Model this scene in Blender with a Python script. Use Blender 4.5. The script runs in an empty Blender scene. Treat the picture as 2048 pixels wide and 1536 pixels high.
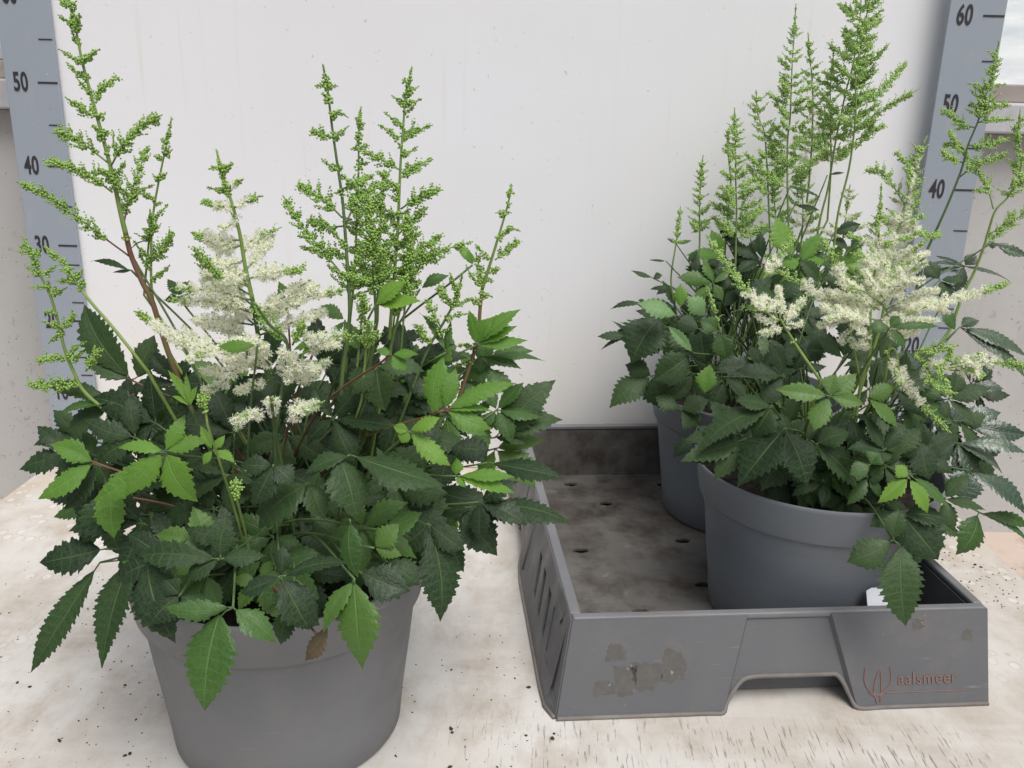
import bpy, math, random
import numpy as np
from mathutils import Vector, Matrix, noise as mnoise
rng = random.Random(7)
SC = bpy.context.scene
COL = SC.collection

# ------------------------------------------------------------------ camera
CAM = Vector((0.01787, -1.14384, 0.48597)); YAW, PIT, ROL, FPX = -0.020357, 0.300839, 0.024591, 1790.5
cy, sy = math.cos(YAW), math.sin(YAW)
Fv = Vector((sy*math.cos(PIT), cy*math.cos(PIT), -math.sin(PIT)))
R0 = Vector((cy, -sy, 0)); U0 = R0.cross(Fv)
Rv = R0*math.cos(ROL) + U0*math.sin(ROL); Uv = U0*math.cos(ROL) - R0*math.sin(ROL)
cd = bpy.data.cameras.new('camera'); cam = bpy.data.objects.new('camera', cd); COL.objects.link(cam)
cam.matrix_world = Matrix(((Rv.x, Uv.x, -Fv.x, CAM.x), (Rv.y, Uv.y, -Fv.y, CAM.y), (Rv.z, Uv.z, -Fv.z, CAM.z), (0, 0, 0, 1)))
cd.sensor_width = 36; cd.lens = FPX/2048*36; cd.clip_start = .01; cd.clip_end = 60
SC.camera = cam

# ------------------------------------------------------------------ light
W = bpy.data.worlds.new('World'); SC.world = W; W.use_nodes = True
wn = W.node_tree.nodes; wl = W.node_tree.links
bg = wn['Background']; sky = wn.new('ShaderNodeTexSky'); sky.sky_type = 'NISHITA'; sky.sun_disc = False
SUN_EL, SUN_AZ = math.radians(60), math.radians(152)      # azimuth clockwise from +Y
sky.sun_elevation = SUN_EL; sky.sun_rotation = SUN_AZ; sky.dust_density = 4; sky.air_density = 1.0
hs = wn.new('ShaderNodeHueSaturation'); hs.inputs['Saturation'].default_value = .5
wl.new(sky.outputs[0], hs.inputs['Color']); wl.new(hs.outputs[0], bg.inputs[0]); bg.inputs[1].default_value = .10
sl = bpy.data.lights.new('sun', 'SUN'); sl.energy = 2.3; sl.angle = math.radians(38); sl.color = (1, .98, .945)
so = bpy.data.objects.new('sun', sl); COL.objects.link(so)
sd = Vector((math.sin(SUN_AZ)*math.cos(SUN_EL), math.cos(SUN_AZ)*math.cos(SUN_EL), math.sin(SUN_EL)))
so.rotation_euler = sd.to_track_quat('Z', 'Y').to_euler(); so.location = sd*5
SC.view_settings.view_transform = 'Standard'; SC.view_settings.look = 'None'
SC.view_settings.exposure = 0.24; SC.view_settings.gamma = 1; SC.view_settings.use_curve_mapping = False

# ------------------------------------------------------------------ helpers
def P(px, py, Y):
    """world point on the vertical plane y=Y seen at photo pixel px,py (2048 wide)"""
    d = Fv + Rv*((px-1024)/FPX) + Uv*((768-py)/FPX)
    return CAM + d*((Y-CAM.y)/d.y)
def mat(name, f):
    m = bpy.data.materials.new(name); m.use_nodes = True
    nt = m.node_tree; b = nt.nodes['Principled BSDF']; f(nt, b); return m
class N:
    def __init__(s, nt): s.nt = nt
    def n(s, t, **k):
        x = s.nt.nodes.new(t)
        for a, v in k.items():
            setattr(x, a, v)
        return x
    def l(s, a, b): s.nt.links.new(a, b)
    def obj(s): return s.n('ShaderNodeTexCoord').outputs['Object']
    def map(s, v, sc=(1, 1, 1), loc=(0, 0, 0), rot=(0, 0, 0)):
        m = s.n('ShaderNodeMapping'); m.inputs['Scale'].default_value = sc; m.inputs['Location'].default_value = loc
        m.inputs['Rotation'].default_value = rot; s.l(v, m.inputs['Vector']); return m.outputs[0]
    def noise(s, v, sc, det=4, rough=.55):
        m = s.n('ShaderNodeTexNoise'); m.inputs['Scale'].default_value = sc; m.inputs['Detail'].default_value = det
        m.inputs['Roughness'].default_value = rough
        if v is not None: s.l(v, m.inputs['Vector'])
        return m.outputs['Fac']
    def vor(s, v, sc, out='Distance', rnd=1):
        m = s.n('ShaderNodeTexVoronoi'); m.inputs['Scale'].default_value = sc; m.inputs['Randomness'].default_value = rnd
        s.l(v, m.inputs['Vector']); return m.outputs[out]
    def ramp(s, v, a, b, ca=0., cb=1.):
        m = s.n('ShaderNodeMapRange'); m.clamp = True
        for i, q in enumerate((a, b, ca, cb)): m.inputs[i+1].default_value = q
        s.l(v, m.inputs[0]); return m.outputs[0]
    def math(s, op, a, b=None):
        m = s.n('ShaderNodeMath', operation=op)
        for i, q in enumerate((a, b)):
            if q is None: continue
            if isinstance(q, (int, float)): m.inputs[i].default_value = q
            else: s.l(q, m.inputs[i])
        return m.outputs[0]
    def mix(s, f, a, b, bt='MIX'):
        m = s.n('ShaderNodeMix', data_type='RGBA', blend_type=bt)
        for i, q in ((0, f), (6, a), (7, b)):
            if isinstance(q, tuple): m.inputs[i].default_value = (*q, 1)
            elif isinstance(q, (int, float)): m.inputs[i].default_value = q
            else: s.l(q, m.inputs[i])
        return m.outputs[2]
    def bump(s, h, b, st=.3, dist=.001):
        m = s.n('ShaderNodeBump'); m.inputs['Strength'].default_value = st; m.inputs['Distance'].default_value = dist
        s.l(h, m.inputs['Height']); s.l(m.outputs[0], b.inputs['Normal'])
    def sep(s, v):
        m = s.n('ShaderNodeSeparateXYZ'); s.l(v, m.inputs[0]); return m.outputs

def flat(c, r=.6, spec=.4):
    def f(nt, b):
        b.inputs['Base Color'].default_value = (*c, 1); b.inputs['Roughness'].default_value = r
        b.inputs['Specular IOR Level'].default_value = spec
    return f

def m_board(nt, b):
    k = N(nt); o = k.obj(); xyz = k.sep(o)
    big = k.noise(o, 5, 5, .6); mid = k.noise(k.map(o, (1, .6, 1)), 22, 6, .65); fine = k.noise(o, 160, 3)
    c = k.mix(k.ramp(big, .38, .62), (.585, .572, .552), (.49, .455, .41))
    c = k.mix(k.ramp(mid, .44, .68, 0, .85), c, (.37, .315, .26))
    c = k.mix(k.ramp(fine, .3, .75, 0, .3), c, (.57, .545, .50))
    # diagonal smears
    sm = k.noise(k.map(o, (3, 16, 1), rot=(0, 0, .6)), 2.2, 4)
    c = k.mix(k.ramp(sm, .52, .72, 0, .5), c, (.60, .58, .55))
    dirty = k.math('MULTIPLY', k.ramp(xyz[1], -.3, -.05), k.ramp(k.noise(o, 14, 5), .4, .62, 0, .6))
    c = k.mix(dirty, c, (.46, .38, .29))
    # open wood grain: short dark cracks running front to back, mostly in the near right part
    st = k.noise(k.map(o, (420, 38, 1), rot=(0, 0, .12)), 1, 3, .6)
    patch = k.math('MULTIPLY', k.ramp(k.noise(o, 11, 3), .30, .46), k.math('MULTIPLY', k.ramp(xyz[1], -.49, -.53), k.ramp(xyz[0], -.07, .04)))
    st = k.math('MULTIPLY', k.ramp(st, .585, .64), k.math('MAXIMUM', patch, k.ramp(k.noise(o, 6, 2), .58, .7, 0, .35)))
    c = k.mix(k.math('MULTIPLY', st, .85), c, (.20, .19, .15))
    sp = k.noise(k.map(o, (1, 1, 1)), 330, 2, .4)
    c = k.mix(k.ramp(sp, .72, .78, 0, .5), c, (.22, .17, .13))
    # dried water splashes
    vd = k.vor(k.map(o, (1, .8, 1)), 62); mask = k.math('MULTIPLY', k.math('MAXIMUM', k.ramp(xyz[0], -.40, -.48), k.ramp(xyz[0], .43, .48)), k.ramp(k.noise(o, 9, 2), .42, .5))
    c = k.mix(k.math('MULTIPLY', k.math('MULTIPLY', k.ramp(vd, .30, .22), mask), .5), c, (.64, .63, .61))
    ring = k.math('MULTIPLY', k.math('SUBTRACT', k.ramp(vd, .40, .36), k.ramp(vd, .34, .30)), mask)
    c = k.mix(k.math('MULTIPLY', ring, .5), c, (.40, .33, .25))
    k.l(c, b.inputs['Base Color']); b.inputs['Roughness'].default_value = .62; b.inputs['Specular IOR Level'].default_value = .3
    k.bump(k.math('SUBTRACT', k.math('ADD', mid, fine), k.math('MULTIPLY', st, 2)), b, .35, .0006)
def m_panel(nt, b):
    k = N(nt); o = k.obj(); xyz = k.sep(o)
    c = k.mix(k.ramp(k.noise(o, 3, 4), .35, .7), (.775, .78, .81), (.75, .75, .76))
    dr = k.noise(k.map(o, (75, 1, 2.5)), 1, 3, .6)
    c = k.mix(k.math('MULTIPLY', k.ramp(dr, .60, .74, 0, .34), k.ramp(k.noise(o, 4.5, 3), .42, .62)), c, (.62, .57, .44))
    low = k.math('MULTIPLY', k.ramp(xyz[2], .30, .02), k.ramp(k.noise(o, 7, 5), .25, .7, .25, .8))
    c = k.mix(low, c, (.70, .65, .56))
    sp = k.noise(o, 170, 2, .4); c = k.mix(k.ramp(sp, .73, .78, 0, .5), c, (.5, .46, .42))
    sp2 = k.noise(k.map(o, loc=(3, 1, 2)), 75, 2, .5); c = k.mix(k.ramp(sp2, .75, .79, 0, .5), c, (.4, .36, .32))
    k.l(c, b.inputs['Base Color']); b.inputs['Roughness'].default_value = .45
    k.bump(k.noise(o, 260, 3), b, .08, .0004)
def m_strip(nt, b):
    k = N(nt); o = k.obj()
    c = k.mix(k.noise(o, 6, 4), (.262, .298, .352), (.315, .352, .400))
    c = k.mix(k.ramp(k.noise(k.map(o, (2, 1, 1)), 26, 6), .55, .8, 0, .35), c, (.38, .39, .38))
    c = k.mix(k.ramp(k.noise(o, 240, 2, .4), .72, .76, 0, .8), c, (.5, .52, .54))
    c = k.mix(k.ramp(k.noise(k.map(o, loc=(1, 4, 2)), 110, 2, .4), .74, .78, 0, .7), c, (.12, .11, .11))
    k.l(c, b.inputs['Base Color']); b.inputs['Roughness'].default_value = .5
def m_concrete(nt, b):
    k = N(nt); o = k.obj()
    c = k.mix(k.ramp(k.noise(o, 4, 5), .3, .7), (.49, .49, .485), (.42, .415, .40))
    c = k.mix(k.ramp(k.noise(o, 60, 4, .7), .60, .72, 0, .6), c, (.24, .20, .17))
    c = k.mix(k.ramp(k.noise(k.map(o, (12, 1, 2)), 1.5, 5), .6, .75, 0, .35), c, (.30, .27, .23))
    c = k.mix(k.ramp(k.noise(k.map(o, loc=(2, 2, 2)), 190, 2, .4), .71, .75, 0, .8), c, (.14, .12, .11))
    k.l(c, b.inputs['Base Color']); b.inputs['Roughness'].default_value = .85; k.bump(k.noise(o, 90, 5), b, .3, .001)
def plastic(c1, c2, dirt, seed, r=.5, lo=.5, hi=.72, amt=.6, spec=.35):
    def f(nt, b):
        k = N(nt); o = k.map(k.obj(), loc=(seed, seed*.7, seed*1.3))
        c = k.mix(k.ramp(k.noise(o, 7, 4), .35, .65), c1, c2)
        c = k.mix(k.ramp(k.noise(o, 24, 6, .65), lo, hi, 0, amt), c, dirt)
        c = k.mix(k.ramp(k.noise(o, 330, 2, .4), .76, .79, 0, .35), c, (.32, .31, .29))
        scr = k.noise(k.map(o, (30, 30, 340), rot=(.4, .3, 0)), 1, 3); c = k.mix(k.ramp(scr, .68, .74, 0, .25), c, (.36, .35, .34))
        k.l(c, b.inputs['Base Color']); b.inputs['Specular IOR Level'].default_value = spec
        k.l(k.ramp(k.noise(o, 30, 4), .3, .7, r-.08, r+.15), b.inputs['Roughness']); k.bump(k.noise(o, 500, 3), b, .12, .0003)
    return f
def m_leaf(dark, light, vein, rough, trans, spec=.5):
    def f(nt, b):
        k = N(nt); uv = k.n('ShaderNodeUVMap').outputs[0]; q = k.sep(uv); o = k.obj()
        rnd = k.n('ShaderNodeObjectInfo').outputs['Random']
        v = k.math('ABSOLUTE', k.math('SUBTRACT', q[1], .5))            # 0 midrib .. .5 edge
        c = k.mix(k.ramp(k.math('ADD', k.math('MULTIPLY', k.noise(o, 38, 4), .6), k.math('MULTIPLY', rnd, .5)), .3, .85), dark, light)
        c = k.mix(k.ramp(k.noise(o, 420, 3), .45, .8, 0, .25), c, light)
        c = k.mix(k.math('MULTIPLY', k.ramp(v, .42, .5), .35), c, light)
        c = k.mix(k.math('MULTIPLY', k.ramp(rnd, .55, 1.), .30), c, (light[0]*1.9, light[1]*1.45, light[2]*1.1))
        fr = k.math('FRACT', q[0]); d = k.math('MINIMUM', fr, k.math('SUBTRACT', 1, fr))
        lat = k.math('MULTIPLY', k.ramp(d, .06, .015), k.ramp(v, .46, .25))
        lat = k.math('MULTIPLY', lat, k.ramp(k.noise(o, 70, 2), .35, .65, .2, .62))
        mid = k.math('MULTIPLY', k.ramp(v, .028, .010), .7)
        # tertiary net of fine veins
        net = k.math('MULTIPLY', k.ramp(k.vor(k.map(uv, (2.2, 16, 1)), 1, 'Distance'), .42, .62), .16)
        vf = k.math('MAXIMUM', k.math('MAXIMUM', lat, mid), net)
        c = k.mix(vf, c, vein)
        k.l(c, b.inputs['Base Color']); b.inputs['Specular IOR Level'].default_value = spec
        k.l(k.ramp(k.noise(o, 60, 3), .3, .7, rough-.07, rough+.1), b.inputs['Roughness'])
        hgt = k.math('SUBTRACT', k.math('MULTIPLY', k.noise(o, 200, 1), .2), k.math('MULTIPLY', vf, 1.2))
        hgt = k.math('ADD', hgt, k.math('MULTIPLY', k.noise(o, 80, 1), 1.0)); k.bump(hgt, b, .5, .0010)
        t = k.n('ShaderNodeBsdfTranslucent'); k.l(k.mix(.35, c, (light[0]*1.6, light[1]*1.7, light[2]*.8)), t.inputs[0])
        ms = k.n('ShaderNodeMixShader'); ms.inputs[0].default_value = trans
        k.l(b.outputs[0], ms.inputs[1]); k.l(t.outputs[0], ms.inputs[2]); k.l(ms.outputs[0], nt.nodes['Material Output'].inputs[0])
    return f
def m_soft(c1, c2, trans, sc=300, rough=.5):
    def f(nt, b):
        k = N(nt); o = k.obj(); c = k.mix(k.ramp(k.noise(o, sc, 2), .35, .65), c1, c2)
        k.l(c, b.inputs['Base Color']); b.inputs['Roughness'].default_value = rough
        t = k.n('ShaderNodeBsdfTranslucent'); k.l(c, t.inputs[0])
        ms = k.n('ShaderNodeMixShader'); ms.inputs[0].default_value = trans
        k.l(b.outputs[0], ms.inputs[1]); k.l(t.outputs[0], ms.inputs[2]); k.l(ms.outputs[0], nt.nodes['Material Output'].inputs[0])
    return f
def m_soil(nt, b):
    k = N(nt); o = k.obj(); c = k.mix(k.ramp(k.noise(o, 90, 5), .4, .7), (.012, .009, .007), (.06, .04, .025))
    k.l(c, b.inputs['Base Color']); b.inputs['Roughness'].default_value = .95; k.bump(k.noise(o, 120, 5), b, 1, .004)
def m_frost(nt, b):
    k = N(nt); o = k.obj(); c = k.mix(k.ramp(k.noise(k.map(o, (1, 1, 4)), 16, 5), .3, .7), (.93, .96, .97), (.68, .75, .79))
    k.l(c, b.inputs['Base Color']); b.inputs['Roughness'].default_value = .35
    k.l(c, b.inputs['Emission Color']); b.inputs['Emission Strength'].default_value = .0

M = dict(
 board=mat('weathered_white_board', m_board), panel=mat('white_back_panel', m_panel), strip=mat('grey_ruler', m_strip),
 concrete=mat('grey_concrete', m_concrete), ink=mat('ruler_ink', flat((.035, .03, .034), .6)),
 tray=mat('grey_tray_plastic', plastic((.098, .100, .107), (.120, .122, .128), (.17, .15, .13), 1, .5, .5, .75, .45)),
 rim=mat('highlit_tray_rim', plastic((.15, .153, .163), (.185, .186, .193), (.14, .12, .10), 2, .5, .5, .75, .4)),  # rim highlights put into the colour as a paler plastic
 flange=mat('dirty_tray_edge', plastic((.15, .142, .138), (.20, .18, .165), (.10, .075, .06), 4, .6, .45, .7, .6)),
 floor=mat('dirty_floor_and_slot_shade', plastic((.105, .098, .088), (.155, .147, .137), (.045, .034, .026), 5, .55, .42, .66, .9)),
 pot=mat('blue_grey_pot_plastic', plastic((.155, .173, .196), (.175, .190, .210), (.17, .16, .15), 3, .52, .5, .8, .35)),
 potg=mat('grey_pot_plastic', plastic((.155, .158, .165), (.178, .180, .186), (.22, .21, .20), 9, .55, .45, .8, .4)),
 dark=mat('leaf_dark', m_leaf((.008, .024, .009), (.027, .064, .018), (.085, .135, .045), .50, .15, .36)),
 mid=mat('leaf_mid', m_leaf((.028, .080, .014), (.070, .160, .028), (.13, .22, .07), .45, .24)),
 young=mat('leaf_young', m_leaf((.085, .20, .022), (.14, .30, .038), (.19, .36, .09), .48, .36)),
 shiny=mat('leaf_glossy', m_leaf((.020, .048, .026), (.036, .074, .036), (.09, .13, .07), .25, .12, .8)),
 pale=mat('leaf_pale', m_leaf((.14, .27, .10), (.19, .34, .13), (.24, .40, .17), .5, .35)),
 stem=mat('green_stem', m_soft((.16, .25, .055), (.22, .33, .08), .08, 60)),
 stemd=mat('dark_green_stem', m_soft((.055, .105, .035), (.10, .16, .05), .05, 60)),
 stemr=mat('red_stem', m_soft((.17, .055, .045), (.16, .13, .05), .05, 40)),
 bud=mat('green_buds', m_soft((.29, .49, .09), (.46, .65, .20), .38, 500, .4)),
 budp=mat('pale_green_buds', m_soft((.44, .63, .19), (.62, .79, .35), .5, 500, .45)),
 white=mat('cream_blossom', m_soft((.98, .98, .84), (.99, .99, .94), .62, 400, .6)),
 soil=mat('potting_soil', m_soil), frost=mat('frosted_glass', m_frost),
 wood=mat('brown_wood', plastic((.30, .26, .235), (.36, .31, .28), (.20, .15, .12), 4, .7)),
 sill=mat('pale_metal_sill', plastic((.45, .45, .48), (.52, .52, .55), (.35, .33, .32), 6, .5)),
 label=mat('white_label', flat((.72, .74, .80), .5)), orange=mat('faded_orange_print', flat((.19, .108, .094), .6)),
 crumb=mat('dark_crumbs', flat((.05, .032, .025), .9)),
 hole=mat('dark_void', flat((.01, .01, .01), .9)),
 brown=mat('withered_leaf', m_leaf((.05, .035, .02), (.09, .065, .03), (.12, .09, .05), .6, .1)),
)

def link(o, parent=None):
    COL.objects.link(o)
    if parent is not None: o.parent = parent
    return o
def root(name, loc, label, cat, group=None):
    o = bpy.data.objects.new(name, None); o.location = loc; o.empty_display_size = .02; COL.objects.link(o)
    o['label'] = label; o['category'] = cat
    if group: o['group'] = group
    return o
def mk(name, V, F, m, parent=None, smooth=True, uv=None):
    """V (n,3) world coords, F list of index tuples or (k,3)/(k,4) array; object origin = parent's origin"""
    V = np.asarray(V, dtype=np.float32)
    off = np.array(parent_origin(parent), dtype=np.float32)
    me = bpy.data.meshes.new(name)
    if isinstance(F, np.ndarray):
        k = F.shape[1]; me.vertices.add(len(V)); me.vertices.foreach_set('co', (V-off).ravel())
        me.loops.add(F.size); me.loops.foreach_set('vertex_index', F.astype(np.int32).ravel())
        me.polygons.add(len(F)); me.polygons.foreach_set('loop_start', np.arange(0, F.size, k, dtype=np.int32))
        me.update(calc_edges=True)
    else:
        me.from_pydata((V-off).tolist(), [], [tuple(int(i) for i in f) for f in F]); me.update()
    if uv is not None:
        l = me.uv_layers.new(name='UVMap'); li = np.empty(len(me.loops), dtype=np.int32); me.loops.foreach_get('vertex_index', li)
        l.data.foreach_set('uv', np.asarray(uv, dtype=np.float32)[li].ravel())
    me.polygons.foreach_set('use_smooth', [smooth]*len(me.polygons))
    me.materials.append(m)
    o = bpy.data.objects.new(name, me); link(o, parent); return o
def parent_origin(p):
    v = Vector((0, 0, 0))
    while p is not None: v = v + p.location; p = p.parent
    return v
class MB:
    def __init__(s): s.V = []; s.F = []
    def add(s, V, F):
        n = len(s.V); s.V += [tuple(v) for v in V]; s.F += [tuple(i+n for i in f) for f in F]
    def box(s, a, b):
        x0, y0, z0 = a; x1, y1, z1 = b
        s.add([(x0,y0,z0),(x1,y0,z0),(x1,y1,z0),(x0,y1,z0),(x0,y0,z1),(x1,y0,z1),(x1,y1,z1),(x0,y1,z1)],
              [(0,3,2,1),(4,5,6,7),(0,1,5,4),(1,2,6,5),(2,3,7,6),(3,0,4,7)])
    def build(s, name, m, parent=None, smooth=False, bev=0, struct=None, seg=2):
        o = mk(name, s.V, s.F, m, parent, smooth)
        if bev:
            d = o.modifiers.new('b', 'BEVEL'); d.width = bev; d.segments = seg; d.limit_method = 'ANGLE'
        return o
def tag(o, label, cat, group=None, kind=None):
    o['label'] = label; o['category'] = cat
    if group: o['group'] = group
    if kind: o['kind'] = kind
    return o
def struct(o): o['kind'] = 'structure'; return o
def smoothline(pts, n=6):
    pts = [Vector(p) for p in pts]
    if len(pts) < 3:
        return [pts[0].lerp(pts[-1], i/n) for i in range(n+1)]
    q = [pts[0]*2-pts[1]] + pts + [pts[-1]*2-pts[-2]]; out = []
    for i in range(1, len(q)-2):
        a, b, c, d = q[i-1:i+3]
        for k in range(n):
            t = k/n
            out.append(.5*((2*b) + (c-a)*t + (2*a-5*b+4*c-d)*t*t + (3*b-a-3*c+d)*t**3))
    out.append(pts[-1]); return out
def tube(mb, pts, r0, r1, sides=6):
    n = len(pts); V = []; F = []
    ref = Vector((.3, 1, .2))
    for i, p in enumerate(pts):
        d = (pts[min(i+1, n-1)]-pts[max(i-1, 0)])
        if d.length < 1e-9: d = Vector((0, 0, 1))
        d.normalize(); a = d.cross(ref); a.normalize(); b = d.cross(a)
        r = r0+(r1-r0)*i/(n-1)
        for k in range(sides):
            t = 2*math.pi*k/sides; V.append(p+a*(math.cos(t)*r)+b*(math.sin(t)*r))
    for i in range(n-1):
        for k in range(sides):
            k2 = (k+1) % sides; F.append((i*sides+k, i*sides+k2, (i+1)*sides+k2, (i+1)*sides+k))
    F.append(tuple(range(sides))[::-1]); F.append(tuple((n-1)*sides+k for k in range(sides)))
    mb.add(V, F)
def lathe(mb, prof, c, seg=96):
    V = []; F = []; n = len(prof)
    for k in range(seg):
        t = 2*math.pi*k/seg
        for r, z in prof: V.append((c[0]+r*math.cos(t), c[1]+r*math.sin(t), c[2]+z))
    for k in range(seg):
        k2 = (k+1) % seg
        for i in range(n-1): F.append((k*n+i, k2*n+i, k2*n+i+1, k*n+i+1))
    mb.add(V, F)

# ------------------------------------------------------------------ setting
b = MB(); b.box((-.64, -1.5, -.018), (.57, .16, 0)); struct(b.build('tabletop_ground', M['board'], bev=.002))
b = MB(); b.box((-1.6, -1.6, -.14), (1.8, .6, -.12)); struct(b.build('lower_bench_ground', mat('lower_board', plastic((.52, .43, .37), (.46, .37, .31), (.3, .22, .17), 8, .7))))
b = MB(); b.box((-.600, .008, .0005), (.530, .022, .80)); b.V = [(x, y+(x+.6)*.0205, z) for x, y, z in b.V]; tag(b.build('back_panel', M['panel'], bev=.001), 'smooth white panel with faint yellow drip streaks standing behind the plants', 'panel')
for x0, lab in ((-.637, 'grey measuring strip at the left, passing behind the tall leaning flower stem'), (.4958, 'grey measuring strip at the right, reading up to 60 near the frosted window')):
    r = root('height_ruler', (x0, 0, 0), lab, 'ruler', 'grey height rulers at both ends of the white panel')
    b = MB(); b.box((x0, 0, .0005), (x0+.0655, .005, .78)); b.build('ruler_strip', M['strip'], r, bev=.0006)
    xr = x0+.0645
    q = MB()
    for i in range(2, 30):
        z = .025*i
        if i % 2 and z > .30: continue
        L = .0245 if abs(z*10-round(z*10)) < 1e-6 else (.017 if i % 2 == 0 and z > .3 else (.0155 if z > .3 else .0155))
        h = .0011 if L > .02 else .0007
        t = MB(); t.box((xr-L, -.0006, z-h), (xr, -.0001, z+h)); t.build('tick_mark', M['ink'], r)
    for v in (10, 20, 30, 40, 50, 60, 70):
        cu = bpy.data.curves.new('numeral', 'FONT'); cu.body = str(v); cu.size = .031; cu.align_x = 'CENTER'; cu.align_y = 'CENTER'
        cu.offset = .0007; cu.extrude = .0002; cu.space_character = 1.06
        t = bpy.data.objects.new('tmp', cu); COL.objects.link(t)
        dg = bpy.context.evaluated_depsgraph_get(); me = bpy.data.meshes.new_from_object(t.evaluated_get(dg))
        bpy.data.objects.remove(t); me.name = 'numeral'; me.materials.clear(); me.materials.append(M['ink'])
        me.transform(Matrix.Translation((.0185, -.0004, v/100-.0005)) @ Matrix.Rotation(math.pi/2, 4, 'X') @ Matrix.Diagonal((.58, 1, 1, 1)))
        o = bpy.data.objects.new('numeral', me); link(o, r)
# greenhouse wall behind the booth
b = MB(); b.box((-1.6, .12, -.13), (1.8, .20, .466)); tag(b.build('greenhouse_wall', M['concrete'], bev=.002), 'low speckled grey wall behind the table, seen outside both rulers', 'wall')
r = root('greenhouse_window', (0, .12, .47), 'bright frosted greenhouse window above the grey wall on its brown rail', 'window')
b = MB(); b.box((-1.6, .085, .4665), (1.8, .2, .505)); b.build('sill', M['sill'], r, bev=.003)
b = MB(); b.box((-1.6, .118, .5055), (1.8, .2, .529)); b.build('frame', M['wood'], r, bev=.002)
b = MB(); b.box((-1.6, .120, .5295), (-.45, .2, 1.1)); b.build('frame', M['sill'], r, bev=.002)
b = MB(); b.box((-.449, .15, .5295), (1.8, .156, 1.1)); b.build('pane', M['frost'], r)

# ------------------------------------------------------------------ tray
TA = math.atan2(.041, .361); TU = Vector((math.cos(TA), math.sin(TA), 0)); TV = Vector((-math.sin(TA), math.cos(TA), 0)); TO = Vector((.060, -.487, 0))
TW, TL, TH = .363, .474, .080
tray = root('plant_tray', (.060, -.487, 0), 'grey plastic carrying tray with slotted side and notched front, holding two of the pots', 'tray')
def TP(u, v, z): return TO + TU*u + TV*v + Vector((0, 0, z))
def wall(fn, cols, nz, zb, name, skip=(), thick=.003):
    """cols: list of (a_top, a_bottom) positions along wall; zb: bottom z per column; fn(a,z)->Vector"""
    V = []; F = []; zt = TH-.002
    for (at, ab), z0 in zip(cols, zb):
        for j in range(nz+1):
            z = z0+(zt-z0)*j/nz; f = z/TH; V.append(fn(ab+(at-ab)*f, z))
    for i in range(len(cols)-1):
        for j in range(nz):
            if (i, j) in skip: continue
            F.append((i*(nz+1)+j, (i+1)*(nz+1)+j, (i+1)*(nz+1)+j+1, i*(nz+1)+j+1))
    o = mk(name, V, F, M['tray'], tray, False)
    s = o.modifiers.new('s', 'SOLIDIFY'); s.thickness = thick; s.offset = 0
    return o, [V[i*(nz+1)] for i in range(len(cols))]
# front wall
SL = -.020
def front_fn(rec):
    def fn(a, z):
        f = 1-z/TH; lo = SL*f; hi = TW
        u = a
        if a < .02: u = a + (SL+.004)*f*(1-a/.02)*.9
        return TP(u, -.026*f - (0 if not rec(a, z) else -.0045), z)
    return fn
def rec(a, z):
    f = z/TH; return (.127+.022*f+.001) < a < (.2465-.022*f-.001)
cols = [(x, x) for x in (.0, .004, .010, .02, .05, .09, .115)]
cols += [(.149, .127), (.152, .130), (.156, .1335), (.160, .140), (.170, .152), (.185, .185), (.2, .205), (.210, .226), (.214, .236), (.2175, .2405), (.2205, .2435), (.2235, .2465)]
cols += [(x, x) for x in (.27, .31, .34, .355, .360, .363)]
zb = [0.0]*7 + [.0005, .006, .016, .0245, .027, .027, .027, .027, .0265, .020, .008, .0005] + [0.0]*6
_, bot = wall(front_fn(rec), cols, 16, [max(z, .0012) for z in zb], 'front_wall')
b = MB(); tube(b, smoothline([p+TV*(-.0015) for p in bot], 4), .0021, .0021, 8); b.build('bottom_flange', M['flange'], tray, True)
# left side wall with slots
def left_fn(a, z):
    f = 1-z/TH; fl = max(0, 1-abs(a-.31)/.05) if a > .2 else 0
    bul = 1-.35*max(0, min(1, (a-.2)/.1))
    if a < .005: return TP(-.0144*f, -.026*f, z)
    if a < .015: return TP(SL*f*1.02-.0005, a-.018*f, z)
    return TP(SL*f*bul*1.05 - .001, a, z)
cols = [(.0, .0), (.01, .01), (.022, .022)]; skip = []
tops = [.040, .073, .110, .143]; bots = [.019, .051, .085, .119]
for t, bt in zip(tops, bots):
    w = .0150; sl = (t-bt)/.030*TH
    mid = (t+bt)/2
    i = len(cols); cols += [(mid+sl*.4, mid-sl*.4), (mid+w*.5+sl*.4, mid+w*.5-sl*.4), (mid+w+sl*.4, mid+w-sl*.4)]
    for c_ in (i, i+1):
        for j in range(5, 12): skip.append((c_, j))
cols = sorted(cols, key=lambda c: c[1])
cols += [(.19, .19), (.215, .215), (.235, .235), (.245, .245), (.28, .28), (.33, .33), (.345, .345), (.365, .365), (.42, .42), (TL, TL)]
zb = [.0012]*(len(cols)-10) + [.0012, .0012, .004, .020, .024, .024, .018, .004, .0012, .0012]
_, bot = wall(left_fn, cols, 16, zb, 'side_wall', set(skip))
b = MB(); tube(b, smoothline([p-TU*.0015 for p in bot], 4), .002, .002, 8); b.build('bottom_flange', M['flange'], tray, True)
# reinforcing ribs on the left wall
for a0, a1 in ((.205, .22), (.30, .30)):
    b = MB(); tube(b, [left_fn(a0, .012)-TU*.001, left_fn((a0+a1)/2, .045)-TU*.001, left_fn(a1, .072)-TU*.001], .0028, .002, 6); b.build('rib', M['tray'], tray, True)
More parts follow.
